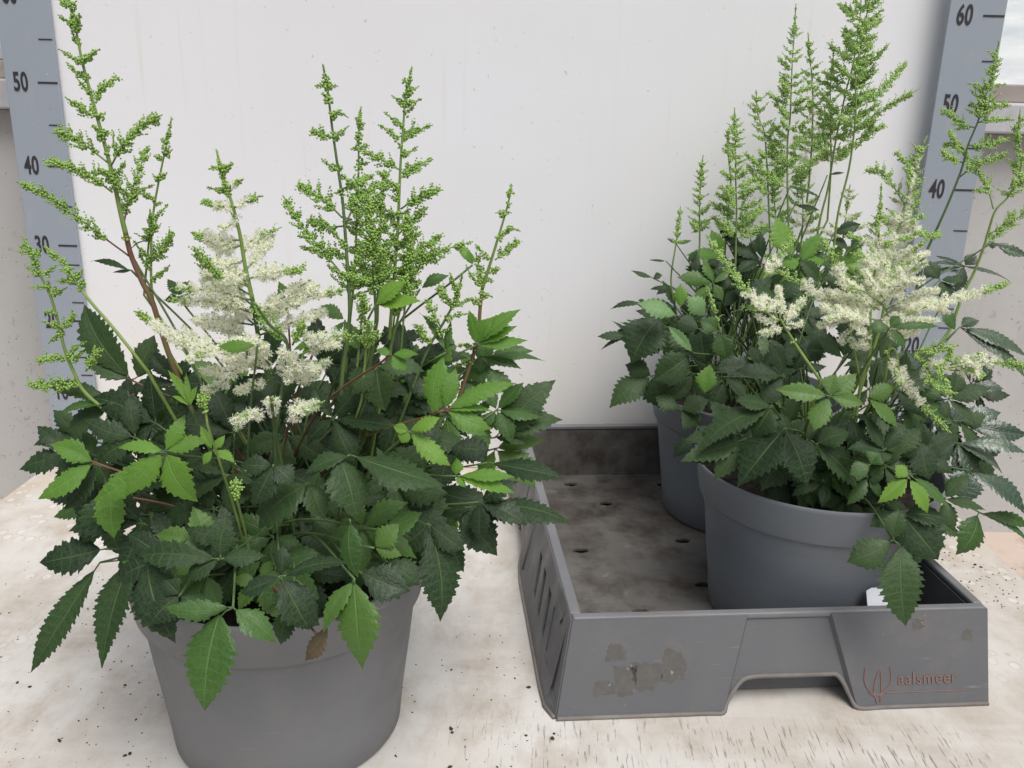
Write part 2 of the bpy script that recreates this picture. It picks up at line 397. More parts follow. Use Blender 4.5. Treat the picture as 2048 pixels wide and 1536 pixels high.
# right and back walls
def right_fn(a, z): return TP(TW, a-(.026*(1-z/TH) if a < .002 else 0), z)
wall(right_fn, [(x, x) for x in (0, .05, .2, .35, TL)], 4, [.0012]*5, 'side_wall')
def back_fn(a, z): return TP(a, TL, z)
wall(back_fn, [(x, x) for x in (0, .1, .2, .3, .363)], 4, [.0012]*5, 'back_wall')
# inner skin
def rb(mb, u0, v0, u1, v1, z0, z1):
    p = [TP(u0, v0, z0), TP(u1, v0, z0), TP(u1, v1, z0), TP(u0, v1, z0), TP(u0, v0, z1), TP(u1, v0, z1), TP(u1, v1, z1), TP(u0, v1, z1)]
    mb.add(p, [(0,3,2,1),(4,5,6,7),(0,1,5,4),(1,2,6,5),(2,3,7,6),(3,0,4,7)])
# floor with real drain holes
holes = [(.102, .373), (.066, .435), (.172, .269), (.168, .169), (.09, .12), (.19, .43), (.05, .25), (.03, .33)]
b = MB(); nu, nv = 200, 260; V = []; F = []
for j in range(nv+1):
    for i in range(nu+1): V.append(TP(.006+(TW-.012)*i/nu, .006+(TL-.012)*j/nv, .009))
for j in range(nv):
    for i in range(nu):
        u = .006+(TW-.012)*(i+.5)/nu; v = .006+(TL-.012)*(j+.5)/nv
        if any(((u-hu)/.0088)**2+((v-hv)/.0055)**2 < 1 for hu, hv in holes): continue
        a = j*(nu+1)+i; F.append((a, a+1, a+nu+2, a+nu+1))
o = mk('tray_floor', V, F, M['floor'], tray, False); s = o.modifiers.new('s', 'SOLIDIFY'); s.thickness = .0025; s.offset = -1
b = MB()
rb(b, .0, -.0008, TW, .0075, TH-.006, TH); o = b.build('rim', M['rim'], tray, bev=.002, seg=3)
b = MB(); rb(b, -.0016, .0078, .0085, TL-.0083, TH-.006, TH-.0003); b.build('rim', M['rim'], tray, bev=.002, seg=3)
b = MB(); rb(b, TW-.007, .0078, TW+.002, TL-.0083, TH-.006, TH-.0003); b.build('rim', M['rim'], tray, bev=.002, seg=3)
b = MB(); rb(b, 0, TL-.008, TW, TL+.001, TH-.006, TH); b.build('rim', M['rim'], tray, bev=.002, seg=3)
for nm, (u0, v0, u1, v1) in {'a': (.006, .0035, .357, .006), 'b': (.0055, .008, .008, TL-.008), 'c': (.355, .008, .3575, TL-.008), 'd': (.008, TL-.008, .355, TL-.005)}.items():
    b = MB(); rb(b, u0, v0, u1, v1, .0012, TH-.0065); b.build('inner_wall', M['floor'] if nm in 'bd' else M['tray'], tray)  # left skin takes the dark floor colour, painting shade behind the slots
# printed mark on the front: tulip outline and the word, faded orange
def FP(u, z, off=.0024):
    f = 1-z/TH; return TP(u, -.026*f-off, z)
def ink_line(pts, r, name='printed_logo'):
    b = MB(); tube(b, smoothline(pts, 6), r, r, 5); return b
lg = MB()
U0_, Z0_ = .2635, .0235
def pp(x, y): return FP(U0_+x, Z0_+y, .0018)
for pts in ([(-.011, .010), (-.012, 0), (-.008, -.008), (0, -.012), (.004, -.012)], [(.011, .010), (.012, 0), (.008, -.008), (0, -.012), (-.004, -.012)],
            [(-.004, -.012), (-.002, 0), (.002, .008), (.003, .0)], [(.003, -.015), (.003, .006)], [(-.001, -.017), (-.003, -.011)],
            [(-.008, -.010), (-.003, -.013), (-.001, -.019)], [(.008, -.008), (.003, -.012), (.002, -.018)]):
    q = MB(); tube(q, smoothline([pp(*p) for p in pts], 5), .0006, .0006, 5); lg.add(q.V, q.F)
q = MB(); tube(q, [pp(.008, -.0105), FP(.345, .0130, .0018)], .0004, .0004, 5); lg.add(q.V, q.F)
lg.build('printed_logo', M['orange'], tray)
cu = bpy.data.curves.new('t', 'FONT'); cu.body = 'aalsmeer'; cu.size = .0155; cu.extrude = .0002; cu.space_character = 1.12
t = bpy.data.objects.new('tmp', cu); COL.objects.link(t); dg = bpy.context.evaluated_depsgraph_get()
me = bpy.data.meshes.new_from_object(t.evaluated_get(dg)); bpy.data.objects.remove(t)
me.materials.clear(); me.materials.append(M['orange'])
up = (FP(.3, .05)-FP(.3, .02)).normalized(); nrm = TU.cross(up)
mt = Matrix(((TU.x, up.x, nrm.x, 0), (TU.y, up.y, nrm.y, 0), (TU.z, up.z, nrm.z, 0), (0, 0, 0, 1)))
p0 = FP(.281, .0195, .0022)-tray.location
me.transform(Matrix.Translation(p0) @ mt @ Matrix.Diagonal((.86, 1, 1, 1)))
o = bpy.data.objects.new('printed_word', me); link(o, tray)
# glue residue of an old sticker on the front wall
def m_resid(nt, b_):
    k = N(nt); o = k.obj(); c = k.mix(k.ramp(k.noise(o, 130, 5, .7), .4, .6), (.086, .080, .071), (.100, .097, .092))
    c = k.mix(k.ramp(k.noise(o, 160, 3), .66, .72, 0, .7), c, (.30, .28, .26)); k.l(c, b_.inputs['Base Color']); b_.inputs['Roughness'].default_value = .8
RES = mat('glue_residue', m_resid)
for (u, z, w, h) in ((.085, .040, .011, .014), (.062, .033, .014, .012), (.044, .030, .010, .013), (.036, .052, .009, .0075), (.026, .024, .010, .006), (.3, .068, .006, .005), (.345, .058, .005, .005)):
    ph = [rng.random()*6 for _ in range(3)]; V = [FP(u, z, .0018)]; n = 26
    for i in range(n):
        t = 2*math.pi*i/n; sq = 1/max(abs(math.cos(t)), abs(math.sin(t)))**.7
        rr = sq*(1+.13*math.sin(3*t+ph[0])+.1*math.sin(7*t+ph[1])+.07*math.sin(11*t+ph[2]))*.9
        V.append(FP(u+w*rr*math.cos(t), z+h*rr*math.sin(t), .0018))
    mk('glue_residue', V, [(0, 1+i, 1+(i+1) % n) for i in range(n)], RES, tray, False)

# ------------------------------------------------------------------ plants
ICO_V = []; _g = (1+5**.5)/2
for a in (-1, 1):
    for c in (-_g, _g): ICO_V += [(0, a, c), (a, c, 0), (c, 0, a)]
ICO_V = np.array(ICO_V)/math.sqrt(1+_g*_g)
def _icof():
    F = []; n = 12; d = 2/math.sqrt(1+_g*_g)
    for i in range(n):
        for j in range(i+1, n):
            for k in range(j+1, n):
                if all(abs(np.linalg.norm(ICO_V[a]-ICO_V[b])-d) < 1e-3 for a, b in ((i, j), (j, k), (i, k))):
                    nn = np.cross(ICO_V[j]-ICO_V[i], ICO_V[k]-ICO_V[i])
                    F.append((i, j, k) if nn @ ICO_V[i] > 0 else (i, k, j))
    return np.array(F)
ICO_F = _icof()
def build_buds(name, C, R, m, parent):
    if not C: return None
    C = np.array([tuple(c) for c in C]); R = np.array(R)
    V = (C[:, None, :]+ICO_V[None]*R[:, None, None]).reshape(-1, 3)
    F = (ICO_F[None]+np.arange(len(C))[:, None, None]*12).reshape(-1, 3)
    return mk(name, V, F, m, parent, True)
def build_petals(name, T, m, parent):
    if not T: return None
    A = np.array([tuple(t[0]) for t in T]); D = np.array([tuple(t[1]) for t in T]); n = len(A)
    S = np.cross(D, np.random.RandomState(3).normal(size=(n, 3))); S /= np.linalg.norm(S, axis=1)[:, None]
    w = np.array([t[2] for t in T])[:, None]
    V = np.stack([A-S*w*.35, A+S*w*.35, A+D*.75+S*w, A+D, A+D*.75-S*w], 1).reshape(-1, 3)
    F = np.concatenate([np.array([[0, 1, 2], [0, 2, 4], [4, 2, 3]])[None]+np.arange(n)[:, None, None]*5]).reshape(-1, 3)
    return mk(name, V, F, m, parent, False)

def rdir():
    while True:
        v = Vector((rng.uniform(-1, 1), rng.uniform(-1, 1), rng.uniform(-1, 1)))
        if .05 < v.length < 1: return v.normalized()

class Panicle:
    def __init__(s, br=.0009): s.st = MB(); s.C = []; s.R = []; s.T = []; s.br = br
    def floret(s, c, outw, k=1.0):
        for q in range(10):
            d = (outw*.8+rdir()).normalized()*(rng.uniform(.0014, .0028) if q < 6 else rng.uniform(.0024, .0037))*k
            s.T.append((c, d, (rng.uniform(.00035, .0006) if q < 6 else rng.uniform(.0001, .0002))*k))
        if rng.random() < .15: s.C.append(c); s.R.append(s.br*.75)
    def spikelet(s, pts, w0, w1, op0=0., op1=0.):
        """pts polyline; dense cluster; parameter t along it between op0..op1 has open flowers"""
        L = sum((pts[i+1]-pts[i]).length for i in range(len(pts)-1))
        if L < 1e-5: return
        step = s.br*1.6; n = max(2, int(L/step)); a0 = rng.random()*6
        for i in range(n+1):
            t = i/n; x = t*(len(pts)-1); j = min(int(x), len(pts)-2); c = pts[j].lerp(pts[j+1], x-j); d = (pts[j+1]-pts[j]).normalized()
            e1 = d.cross(Vector((.2, 1, .4))).normalized(); e2 = d.cross(e1)
            w = w0+(w1-w0)*t; w *= (.75+.35*math.sin(i*1.3+a0))
            if i == n: w *= .3
            isop = op0 <= t < op1
            k = max(1, int(2*math.pi*w/(s.br*2.6)))
            k = min(k, 6) if not isop else 3
            for q in range(k):
                an = a0+i*2.4+2*math.pi*q/k; o = (e1*math.cos(an)+e2*math.sin(an))
                if isop: s.floret(c+o*w*.55, o)
                else:
                    s.C.append(c+o*w*rng.uniform(.55, .95)+d*rng.uniform(-.5, .5)*s.br); s.R.append(s.br*rng.uniform(.85, 1.2)*(1.08-.42*t))
    def branch(s, p, openf=0., lobed=None, k=1.0, stem_r=.0006, bare=.18):
        """side branch along smooth polyline p (base..tip). openf: fraction from base which is in bloom"""
        L = sum((p[i+1]-p[i]).length for i in range(len(p)-1))
        tube(s.st, p, stem_r*1.15, stem_r*.5, 5)
        if L < .02*k:
            st = max(1, int(len(p)*.1)); s.spikelet(p[st:] if len(p)-st > 1 else p, .0031*k, .0010*k, 0, openf); return
        # dense tip
        n = len(p); it = max(1, int(n*(1-min(.5, .013*k/L))))
        s.spikelet(p[it:] if n-it > 1 else p[-2:], .0026*k, .0008*k, 0, 1 if openf > .97 else 0)
        pos = bare*L; side = rng.choice((-1, 1))
        while pos < L*.93:
            t = pos/L; x = t*(n-1); j = min(int(x), n-2); c = p[j].lerp(p[j+1], x-j); d = (p[j+1]-p[j]).normalized()
            e = d.cross(Fv).normalized()*side; az = rng.uniform(-.9, .9)
            o = (e*math.cos(az)+Fv*math.sin(az)).normalized()
            ll = (.0078*(1-t)+.0030)*k*rng.uniform(.75, 1.25)*min(1.3, L/.035+.2)
            dr = (d*.75+o*.8+Vector((0, 0, .15))).normalized()
            q = [c, c+dr*ll*.5, c+dr*ll+Vector((0, 0, ll*.1))]
            op = 1. if t < openf else 0.
            if op: q = [c, c.lerp(q[1], .75), c.lerp(q[2], .75)]
            s.spikelet(q, .0024*k, .0011*k, 0, op)
            if rng.random() < .75: s.spikelet([c, c-o*.0035+d*.0015], .0018*k, .0012*k, 0, op)
            side = -side; pos += .0039*k*rng.uniform(.7, 1.4)
    def build(s, parent, budm, stemm='stem', name='flower_spike', whitem='white'):
        o = s.st.build(name, M[stemm], parent, True)
        build_buds('buds', s.C, s.R, M[budm], o); build_petals('blossom', s.T, M[whitem], o)
        return o

def leaflet_geo(B, T, W, up, droop, fold, side=0., nt=9, curl=0.):
    d = T-B; L = d.length; d.normalize(); s_ = d.cross(up)
    if s_.length < 1e-4: s_ = d.cross(Vector((0, 1, .1)))
    s_.normalize(); n = s_.cross(d).normalized()
    per = 5; nu = nt*per; vs = (-1, -.78, -.5, -.22, 0, .22, .5, .78, 1); V = []; UV = []; F = []
    jag = rng.uniform(.85, 1.15); ph = rng.random()*6; wob = rng.uniform(.004, .014)*L; asy = rng.uniform(-.06, .06)
    for i in range(nu+1):
        u = i/nu; prof = (u**.80)*((1-u)**1.22)*(1+.10*math.sin(ph+5*u))/.2765
        saw = (u*nt) % 1.0
        if i == nu: saw = 0
        te = .80+.30*saw*jag + (.05 if (i % 2) else -.03)*(1 if saw > .1 else 0)
        c = B+d*(L*u)+n*(L*(droop*4*u*(1-u) - curl*u*u*u))+s_*(L*side*4*u*(1-u))
        for v in vs:
            av = abs(v); w = W*.5*prof*(1+asy*(1 if v > 0 else -1))
            ww = w*v*(te if av > .9 else (1+(te-1)*.35 if av > .7 else 1))
            fwd = L*.085*av*(1-.6*u)*(1-u)**.3 + (L*.030*(saw if av > .9 else 0))*(1-u)
            lat = math.sin(2*math.pi*(u*nt)) * .0045*L*av*(1.3-av)*min(1, prof)
            h = av*w*fold - av*av*w*.18 + lat + wob*math.sin(5*u+ph+v*1.7)*av
            V.append(c+s_*ww+d*fwd*min(1., prof*1.5)*(1 if i < nu else 0)+n*h); UV.append((u*nt+.0, .5+v*.5))
    m = len(vs)
    for i in range(nu):
        for k in range(m-1): F.append((i*m+k, i*m+k+1, (i+1)*m+k+1, (i+1)*m+k))
    return V, F, UV
class Leaf:
    def __init__(s): s.V = []; s.F = []; s.UV = []
    def add(s, *a, **k):
        V, F, UV = leaflet_geo(*a, **k); n = len(s.V); s.V += V; s.UV += UV; s.F += [tuple(i+n for i in f) for f in F]
    def build(s, m, parent):
        return mk('leaf', [tuple(v) for v in s.V], s.F, m, parent, True, s.UV)
UPC = (Vector((0, 0, 1))*.62 - Fv*.78).normalized()
def leaf(plant, J, Yj, tips, m, crown, pet='stemd', pet_r=.0009, nt=None, up=None):
    """J pixel junction; tips: (tx,ty,wpx[,bx,by]); Yj depth at junction. Leaflet tips lean to the camera when they hang."""
    Jp = P(J[0], J[1], Yj); lf = Leaf(); pt = MB(); pxm = FPX/((Jp-CAM).dot(Fv))
    for t in tips:
        bx, by = (t[3], t[4]) if len(t) > 4 else (J[0]+(t[0]-J[0])*.06, J[1]+(t[1]-J[1])*.06)
        L = math.hypot(t[0]-bx, t[1]-by)/pxm
        dx = (t[0]-bx)/pxm; dy = (t[1]-by)/pxm        # dy>0 : downwards in the picture
        dY = -max(0, dy)*.38 + max(0, -dy)*.35 + rng.uniform(-.1, .1)*L
        B = P(bx, by, Yj); T = P(t[0], t[1], Yj+dY)
        up_ = (UPC if up is None else up) + rdir()*.46
        lf.add(B, T, t[2]/pxm*1.10, up_.normalized(), rng.uniform(.02, .09), rng.uniform(-.05, .34), side=rng.uniform(-.07, .07), nt=nt or max(7, min(13, int(L/.0056))), curl=rng.uniform(.0, .11))
        if (B-Jp).length > .0015: tube(pt, [Jp, Jp.lerp(B, .6), B.lerp(T, .04)], pet_r*.7, pet_r*.5, 5)
    o = lf.build(M[m], plant)
    c = Vector(crown); mid = Jp.lerp(c, .5)+Vector((0, 0, .25*(Jp-c).length*.5))
    tube(pt, smoothline([c, mid, Jp], 7), pet_r*1.2, pet_r*.8, 6); pt.build('petiole', M[pet], o, True)
    return o

POT_PROF = [(0, .004), (.080, .004), (.0865, .0), (.090, .004), (.0925, .03), (.0985, .075), (.1035, .1165), (.1042, .1185), (.1078, .1200), (.1088, .1222), (.1140, .1520), (.1150, .1548), (.1146, .1560), (.1128, .1562), (.1118, .1545), (.1065, .122), (.101, .10)]
def potted(loc, label, potm, group):
    r = root('potted_plant', loc, label, 'potted plant', group)
    b = MB(); lathe(b, POT_PROF, loc); o = b.build('pot', potm, r, True)
    o.data.polygons.foreach_set('use_smooth', [True]*len(o.data.polygons))
    e = o.modifiers.new('e', 'EDGE_SPLIT'); e.split_angle = math.radians(50)
    # soil
    V = [(loc[0], loc[1], loc[2]+.140)]; F = []; n = 64; rings = 10
    for k in range(1, rings+1):
        for i in range(n):
            t = 2*math.pi*i/n; rr = .1095*k/rings
            z = .138-.004*(k/rings)**3+.0035*mnoise.noise(Vector((rr*60*math.cos(t), rr*60*math.sin(t), loc[0]*9)))
            V.append((loc[0]+rr*math.cos(t), loc[1]+rr*math.sin(t), loc[2]+z))
    F += [(0, 1+i, 1+(i+1) % n) for i in range(n)]
    for k in range(rings-1):
        for i in range(n):
            a = 1+k*n+i; b2 = 1+k*n+(i+1) % n; F.append((a, a+n, b2+n, b2))
    mk('soil', V, F, M['soil'], r, True)
    return r
GR = 'white astilbes in grey plastic pots'
PA = potted((-.171, -.523, 0), 'large leafy white astilbe in a grey pot alone on the table left of the tray', M['potg'], GR)
PB = potted((.297, -.335, .0095), 'white astilbe in the front pot of the tray, leaves hanging over its rim', M['pot'], GR)
PC = potted((.280, -.105, .0095), 'astilbe in the back pot of the tray, half hidden behind the front one', M['pot'], GR)

def px_axis(ax, Y): return [P(x, y, Y if len(q_) < 1 else q_[0]) for x, y, *q_ in ax]
def axis3(ax, Y0, Y1):
    n = len(ax)-1; return [P(x, y, Y0+(Y1-Y0)*i/n) for i, (x, y) in enumerate(ax)]
def spike(plant, ax, Y0, Y1, brs, stemm='stem', budm='bud', r=(.0005, .0017), k=1.0, tip=.022, tipopen=0, auto=None, base=None, br=.0009):
    """ax pixels top..bottom. brs: (openf, [(x,y)...]) pixel polylines base..tip"""
    A = smoothline(axis3(ax, Y0, Y1), 6)
    if base is not None: A = A + smoothline([A[-1], A[-1].lerp(Vector(base), .5)+Vector((0, 0, .01)), Vector(base)], 5)[1:]
    s = Panicle(br); tube(s.st, A, r[0], r[1], 8)
    def nearY(x, y):
        best = min(range(len(ax)), key=lambda i: (ax[i][0]-x)**2+(ax[i][1]-y)**2); return Y0+(Y1-Y0)*best/(len(ax)-1)
    # dense tip
    q = [A[0]]; L = 0
    for p in A[1:]:
        L += (p-q[-1]).length; q.append(p)
        if L > tip*k: break
    s.spikelet(q[::-1], .0030*k, .0006*k, 0, tipopen)
    for of, pts in brs:
        yb = nearY(*pts[0]); n = len(pts)-1
        Lp = math.hypot(pts[-1][0]-pts[0][0], pts[-1][1]-pts[0][1])/2300
        dy = rng.uniform(-.55, .55)*Lp
        pl = [P(x, y, yb+dy*i/n) for i, (x, y) in enumerate(pts)]
        s.branch(smoothline(pl, 8), of, k=k)
    if auto:
        y0, y1, w0, w1, stp, o0, o1 = auto       # pixel y range, half widths, spacing px, open fraction top/bottom
        # resample the axis by pixel y
        xs = sorted(ax, key=lambda p: p[1]); y = y0; i = 0
        while y < y1:
            t = (y-y0)/(y1-y0)
            for a, b_ in zip(xs, xs[1:]):
                if a[1] <= y <= b_[1]: x = a[0]+(b_[0]-a[0])*(y-a[1])/max(1, b_[1]-a[1]); break
            hw = (w0+(w1-w0)*t)*rng.uniform(.75, 1.2)
            for sd in ((1, -1) if rng.random() < .6 else (rng.choice((1, -1)),)):
                az = rng.uniform(-1.0, 1.0); rise = rng.uniform(.35, .95)
                bp = P(x, y, nearY(x, y)); pm = FPX/((bp-CAM).dot(Fv)); L = hw/pm*rng.uniform(.8, 1.1)
                dr = (R0*sd*math.cos(az)+Vector((0, 1, 0))*math.sin(az))
                pl = [bp, bp+dr*L*.45+Vector((0, 0, L*rise*.3)), bp+dr*L+Vector((0, 0, L*rise*.85))]
                s.branch(smoothline(pl, 6), o0+(o1-o0)*t, k=k, stem_r=.0004)
            y += stp*rng.uniform(.7, 1.3)
            i += 1
    return s.build(plant, budm, stemm)

# ---------------- plant A flower spikes
CA = (-.171, -.523, .14)
def cr(dx=0, dy=0, c=CA): return (c[0]+dx, c[1]+dy, c[2])
spike(PA, [(133,-22),(150,50),(165,125),(185,200),(207,280),(225,350),(240,420),(252,470)], -.545, -.54, [
 (0,[(140,10),(125,5),(118,-8)]),(0,[(142,15),(152,2)]),(0,[(150,52),(133,42),(116,30)]),(0,[(152,50),(157,38),(158,26)]),(0,[(160,90),(150,78),(143,62)]),
 (0,[(169,128),(147,116),(117,98)]),(0,[(168,124),(184,108),(200,98)]),(0,[(176,158),(153,145),(132,124)]),(0,[(180,185),(166,172),(153,155)]),
 (0,[(192,206),(203,178),(238,154)]),(0,[(200,238),(165,218),(130,194)]),(0,[(200,236),(210,225)]),(0,[(206,268),(192,262)]),(0,[(207,270),(217,262)]),
 (0,[(215,325),(170,290),(140,272),(112,260)]),(0,[(222,332),(245,292),(280,256),(324,230)]),(0,[(225,385),(180,352),(135,332),(84,320)]),(0,[(228,350),(245,334),(250,322)]),
 (0,[(205,282),(196,262),(184,250)]),(0,[(213,310),(218,290)])], r=(.0005, .0017))
s1b = spike(PA, [(252,470),(262,510),(285,565),(305,605),(335,700),(370,790),(420,900)], -.54, -.53, [
 (0,[(258,512),(190,462),(130,416),(80,384),(33,364)]),(0,[(248,445),(258,400),(280,335),(296,292)]),(0,[(262,400),(225,360),(195,338)]),(0,[(262,402),(285,380),(308,370)])],
 stemm='stemr', r=(.0017, .0021), tip=.001, base=cr(.03))
spike(PA, [(343,236),(335,280),(318,360),(305,440),(302,520),(306,600),(330,690)], -.52, -.52, [
 (0,[(335,285),(322,278)]),(0,[(330,312),(345,298)]),(0,[(325,320),(308,310)]),(0,[(318,360),(305,348)]),(0,[(318,358),(335,345)]),(0,[(310,400),(290,390),(265,385)]),(0,[(308,410),(325,405)]),
 (0,[(304,440),(322,425),(336,408)]),(0,[(303,520),(282,500),(267,482)]),(0,[(302,525),(325,500),(346,464)]),(0,[(303,540),(286,520),(278,505)]),(0,[(304,560),(325,545),(340,530)]),(0,[(305,590),(290,575)])],
 r=(.0005,.0012), base=cr(.0))
spike(PA, [(42,470),(60,500),(78,545),(100,590),(115,640),(130,700),(148,745),(175,790),(260,860)], -.56, -.56, [
 (0,[(62,500),(48,495),(40,490)]),(0,[(68,512),(52,505),(34,502)]),(0,[(72,510),(80,498)]),(0,[(78,548),(65,542),(50,531)]),(0,[(90,550),(100,540),(114,530)]),(0,[(100,570),(82,574),(58,575)]),
 (0,[(106,588),(118,584),(133,575)]),(0,[(106,586),(112,572)]),(0,[(115,628),(100,624),(88,622)]),(0,[(116,652),(100,648),(83,643)]),(0,[(124,658),(138,645),(148,627)]),(0,[(126,662),(112,674),(98,686)]),
 (0,[(138,718),(105,716),(71,722)]),(0,[(140,716),(148,696),(172,684)]),(0,[(146,722),(158,708),(165,700)]),(0,[(172,742),(186,720),(199,696)]),(0,[(158,774),(105,772),(50,770)]),(0,[(160,772),(135,756)])], r=(.0006,.0015), base=cr(-.05))
spike(PA, [(88,492),(118,515),(142,545),(160,575),(185,608),(230,660),(295,742)], -.57, -.58, [
 (0,[(112,520),(100,506),(90,494)]),(0,[(140,545),(125,540),(118,541)]),(0,[(150,560),(130,562),(110,562)]),(0,[(152,556),(160,546),(166,538)]),(0,[(162,580),(152,575)]),(0,[(162,570),(168,560)])], r=(.0007,.0012), base=cr(-.03))
# white central inflorescence
W = 1.0
spike(PA, [(433,300),(445,350),(465,410),(480,470),(490,530),(505,600)], -.60, -.60, [
 (0,[(445,336),(430,336),(418,337)]),(0,[(448,340),(458,332),(466,325)]),(0,[(460,388),(438,380),(414,375)]),(.3,[(462,370),(475,365),(487,358)]),(.6,[(468,414),(440,412),(404,402)]),
 (.7,[(470,415),(495,400),(526,391)]),(.3,[(475,440),(462,425)]),(W,[(476,440),(450,455),(438,452)]),(.75,[(485,510),(505,480),(562,455)]),(.7,[(484,480),(430,480),(382,465)]),(W,[(486,490),(440,500),(415,478)]),
 (.8,[(492,560),(540,545),(611,540)]),(W,[(492,540),(525,500),(548,470)]),(W,[(492,520),(450,530),(420,520)]),(.4,[(494,572),(430,545),(386,492)]),(W,[(500,580),(470,540),(440,545)])], k=.95, r=(.0006,.0014), tipopen=0)
spike(PA, [(505,600),(520,690),(545,800),(550,900)], -.60, -.56, [
 (.85,[(500,600),(420,580),(340,578)]),(.85,[(503,625),(430,605),(330,600)]),(W,[(506,650),(440,640),(380,640)]),(W,[(504,610),(450,570),(400,560)]),(W,[(500,590),(440,555),(400,540)]),
 (.92,[(520,660),(600,600),(690,580)]),(W,[(520,650),(580,590),(640,570)]),(W,[(520,670),(600,640),(655,622)]),(W,[(505,640),(560,600),(620,560)]),(W,[(500,625),(460,600),(430,620)]),(W,[(510,650),(470,620),(410,600)]),
 (W,[(520,690),(455,660),(400,650)])], k=.95, r=(.0014,.0017), tip=.001, stemm='stemd', base=cr(.02,-.03))
spike(PA, [(508,606),(540,650),(575,690),(560,800),(552,870)], -.63, -.60, [
 (0,[(575,690),(540,650),(508,608)]),(0,[(585,690),(600,660),(608,640)]),(0,[(560,670),(535,660),(525,640)]),(.2,[(545,655),(520,640)]),
 (.8,[(455,700),(350,670),(268,622)]),(W,[(450,700),(380,690),(320,660)]),(.9,[(500,700),(430,700),(370,722)]),(W,[(500,700),(470,740),(400,740)]),(.95,[(470,740),(440,770),(402,782)]),
 (.85,[(600,700),(640,675),(712,672)]),(W,[(600,710),(650,690),(680,690)]),(.95,[(560,760),(620,750),(660,715)]),(W,[(545,750),(600,730),(640,740)]),(W,[(540,760),(500,775),(470,782)]),(W,[(545,740),(520,720),(490,720)]),
 (W,[(548,760),(580,720),(560,700)]),(W,[(530,740),(480,720),(440,720)]),(W,[(540,720),(520,690),(470,680)]),(W,[(555,740),(600,760),(640,745)]),(W,[(540,730),(500,690),(450,690)])], k=.95, r=(.0008,.0013), tip=.001, stemm='stemd', base=cr(.03,-.05))
spike(PA, [(543,795),(546,830),(549,870),(552,950)], -.64, -.60, [
 (.93,[(568,845),(600,825),(650,802)]),(W,[(572,828),(600,812),(630,806)]),(W,[(545,830),(542,810),(540,795)]),(W,[(548,826),(535,805),(530,800)]),(W,[(548,826),(552,805),(556,798)]),
 (.92,[(530,842),(500,828),(462,846)]),(W,[(525,825),(500,830),(475,850)]),(.3,[(480,850),(470,862)])], k=1.0, r=(.0009,.0014), tip=.002, stemm='stemd', base=cr(.015,-.05))
# right group of green spikes
spike(PA, [(646,130),(655,180),(665,260),(675,330),(685,400),(690,460),(694,520),(699,600),(698,650),(686,740),(682,800),(683,900)], -.555, -.57, [
 (0,[(653,160),(646,150)]),(0,[(655,173),(643,172),(630,172)]),(0,[(656,172),(665,172),(675,172)]),(0,[(656,196),(650,190),(642,188)]),(0,[(664,233),(675,224),(695,234)]),(0,[(664,236),(672,232)]),(0,[(667,276),(640,268),(620,262)]),
 (0,[(667,274),(680,268),(697,252)]),(0,[(674,339),(658,330),(643,318)]),(0,[(674,341),(685,332)]),(0,[(685,378),(705,370),(728,362),(747,349)]),(0,[(705,370),(690,355),(679,352)]),(0,[(686,384),(668,386)]),
 (0,[(684,435),(652,404),(620,382),(593,372)]),(0,[(690,452),(655,454),(635,448),(613,438)]),(0,[(692,446),(715,398),(730,385),(762,368)]),
 (0,[(686,551),(640,495),(596,442),(566,391)]),(0,[(640,500),(615,498),(600,493)]),(0,[(620,478),(608,474),(594,472)]),(0,[(694,500),(672,470),(655,455)]),(0,[(694,520),(670,505),(645,500)]),(0,[(696,540),(720,515),(728,490)]),(0,[(697,560),(668,540),(655,528)])],
 stemm='stemd', r=(.0006,.0018), base=cr(.045,-.03))
spike(PA, [(722,214),(718,260),(717,340),(715,400),(712,480),(708,560),(700,640)], -.53, -.53, [
 (0,[(720,240),(712,236)]),(0,[(720,250),(730,247)]),(0,[(718,275),(709,276)]),(0,[(718,295),(710,298),(702,297)]),(0,[(718,300),(728,292),(737,291)]),(0,[(717,322),(727,328),(738,325)]),(0,[(717,340),(722,332)]),(0,[(716,365),(738,350)]),(0,[(714,400),(700,385)]),(0,[(714,420),(735,400),(748,396)])],
 auto=(400,600,30,45,17,0,0), r=(.0005,.0011), base=cr(.04))
spike(PA, [(824,133),(812,190),(806,260),(801,330),(798,400),(795,470),(790,530),(785,600),(778,680),(770,760)], -.53, -.53, [
 (0,[(822,160),(815,158)]),(0,[(817,165),(808,162),(806,160)]),(0,[(817,182),(828,178),(838,172)]),(0,[(815,194),(808,188)]),(0,[(812,212),(798,202),(784,192)]),(0,[(815,206),(828,205),(843,197)]),(0,[(810,228),(820,220),(828,216)]),(0,[(806,254),(788,240),(769,224)]),
 (0,[(803,280),(820,266),(865,250)]),(0,[(797,280),(778,262),(758,250)]),(0,[(801,308),(818,305),(836,293)]),(0,[(801,292),(796,286)]),(0,[(800,340),(775,326),(750,312),(724,302)]),(0,[(802,356),(824,336),(866,318)]),(0,[(799,376),(772,362),(760,342)]),
 (0,[(799,382),(782,380)]),(0,[(802,418),(830,398),(855,388),(884,380)]),(0,[(796,470),(826,438),(856,414)]),(0,[(796,500),(820,482),(842,463)]),(0,[(797,450),(765,425),(745,400)]),(0,[(788,524),(826,508),(850,495),(886,466)]),
 (0,[(790,520),(755,500),(735,480)]),(0,[(778,565),(830,520),(880,502),(944,484)]),(0,[(795,480),(770,462),(752,460)]),(0,[(785,560),(820,548),(850,520),(878,520)])],
 auto=(400,600,30,60,26,0,0), r=(.0006,.0017), base=cr(.055,.02))
spike(PA, [(735,395),(742,440),(745,500),(748,560),(752,640)], -.56, -.56, [], auto=(405,600,22,50,11,0,0), r=(.0005,.0012), base=cr(.05,-.01), stemm='stemd')
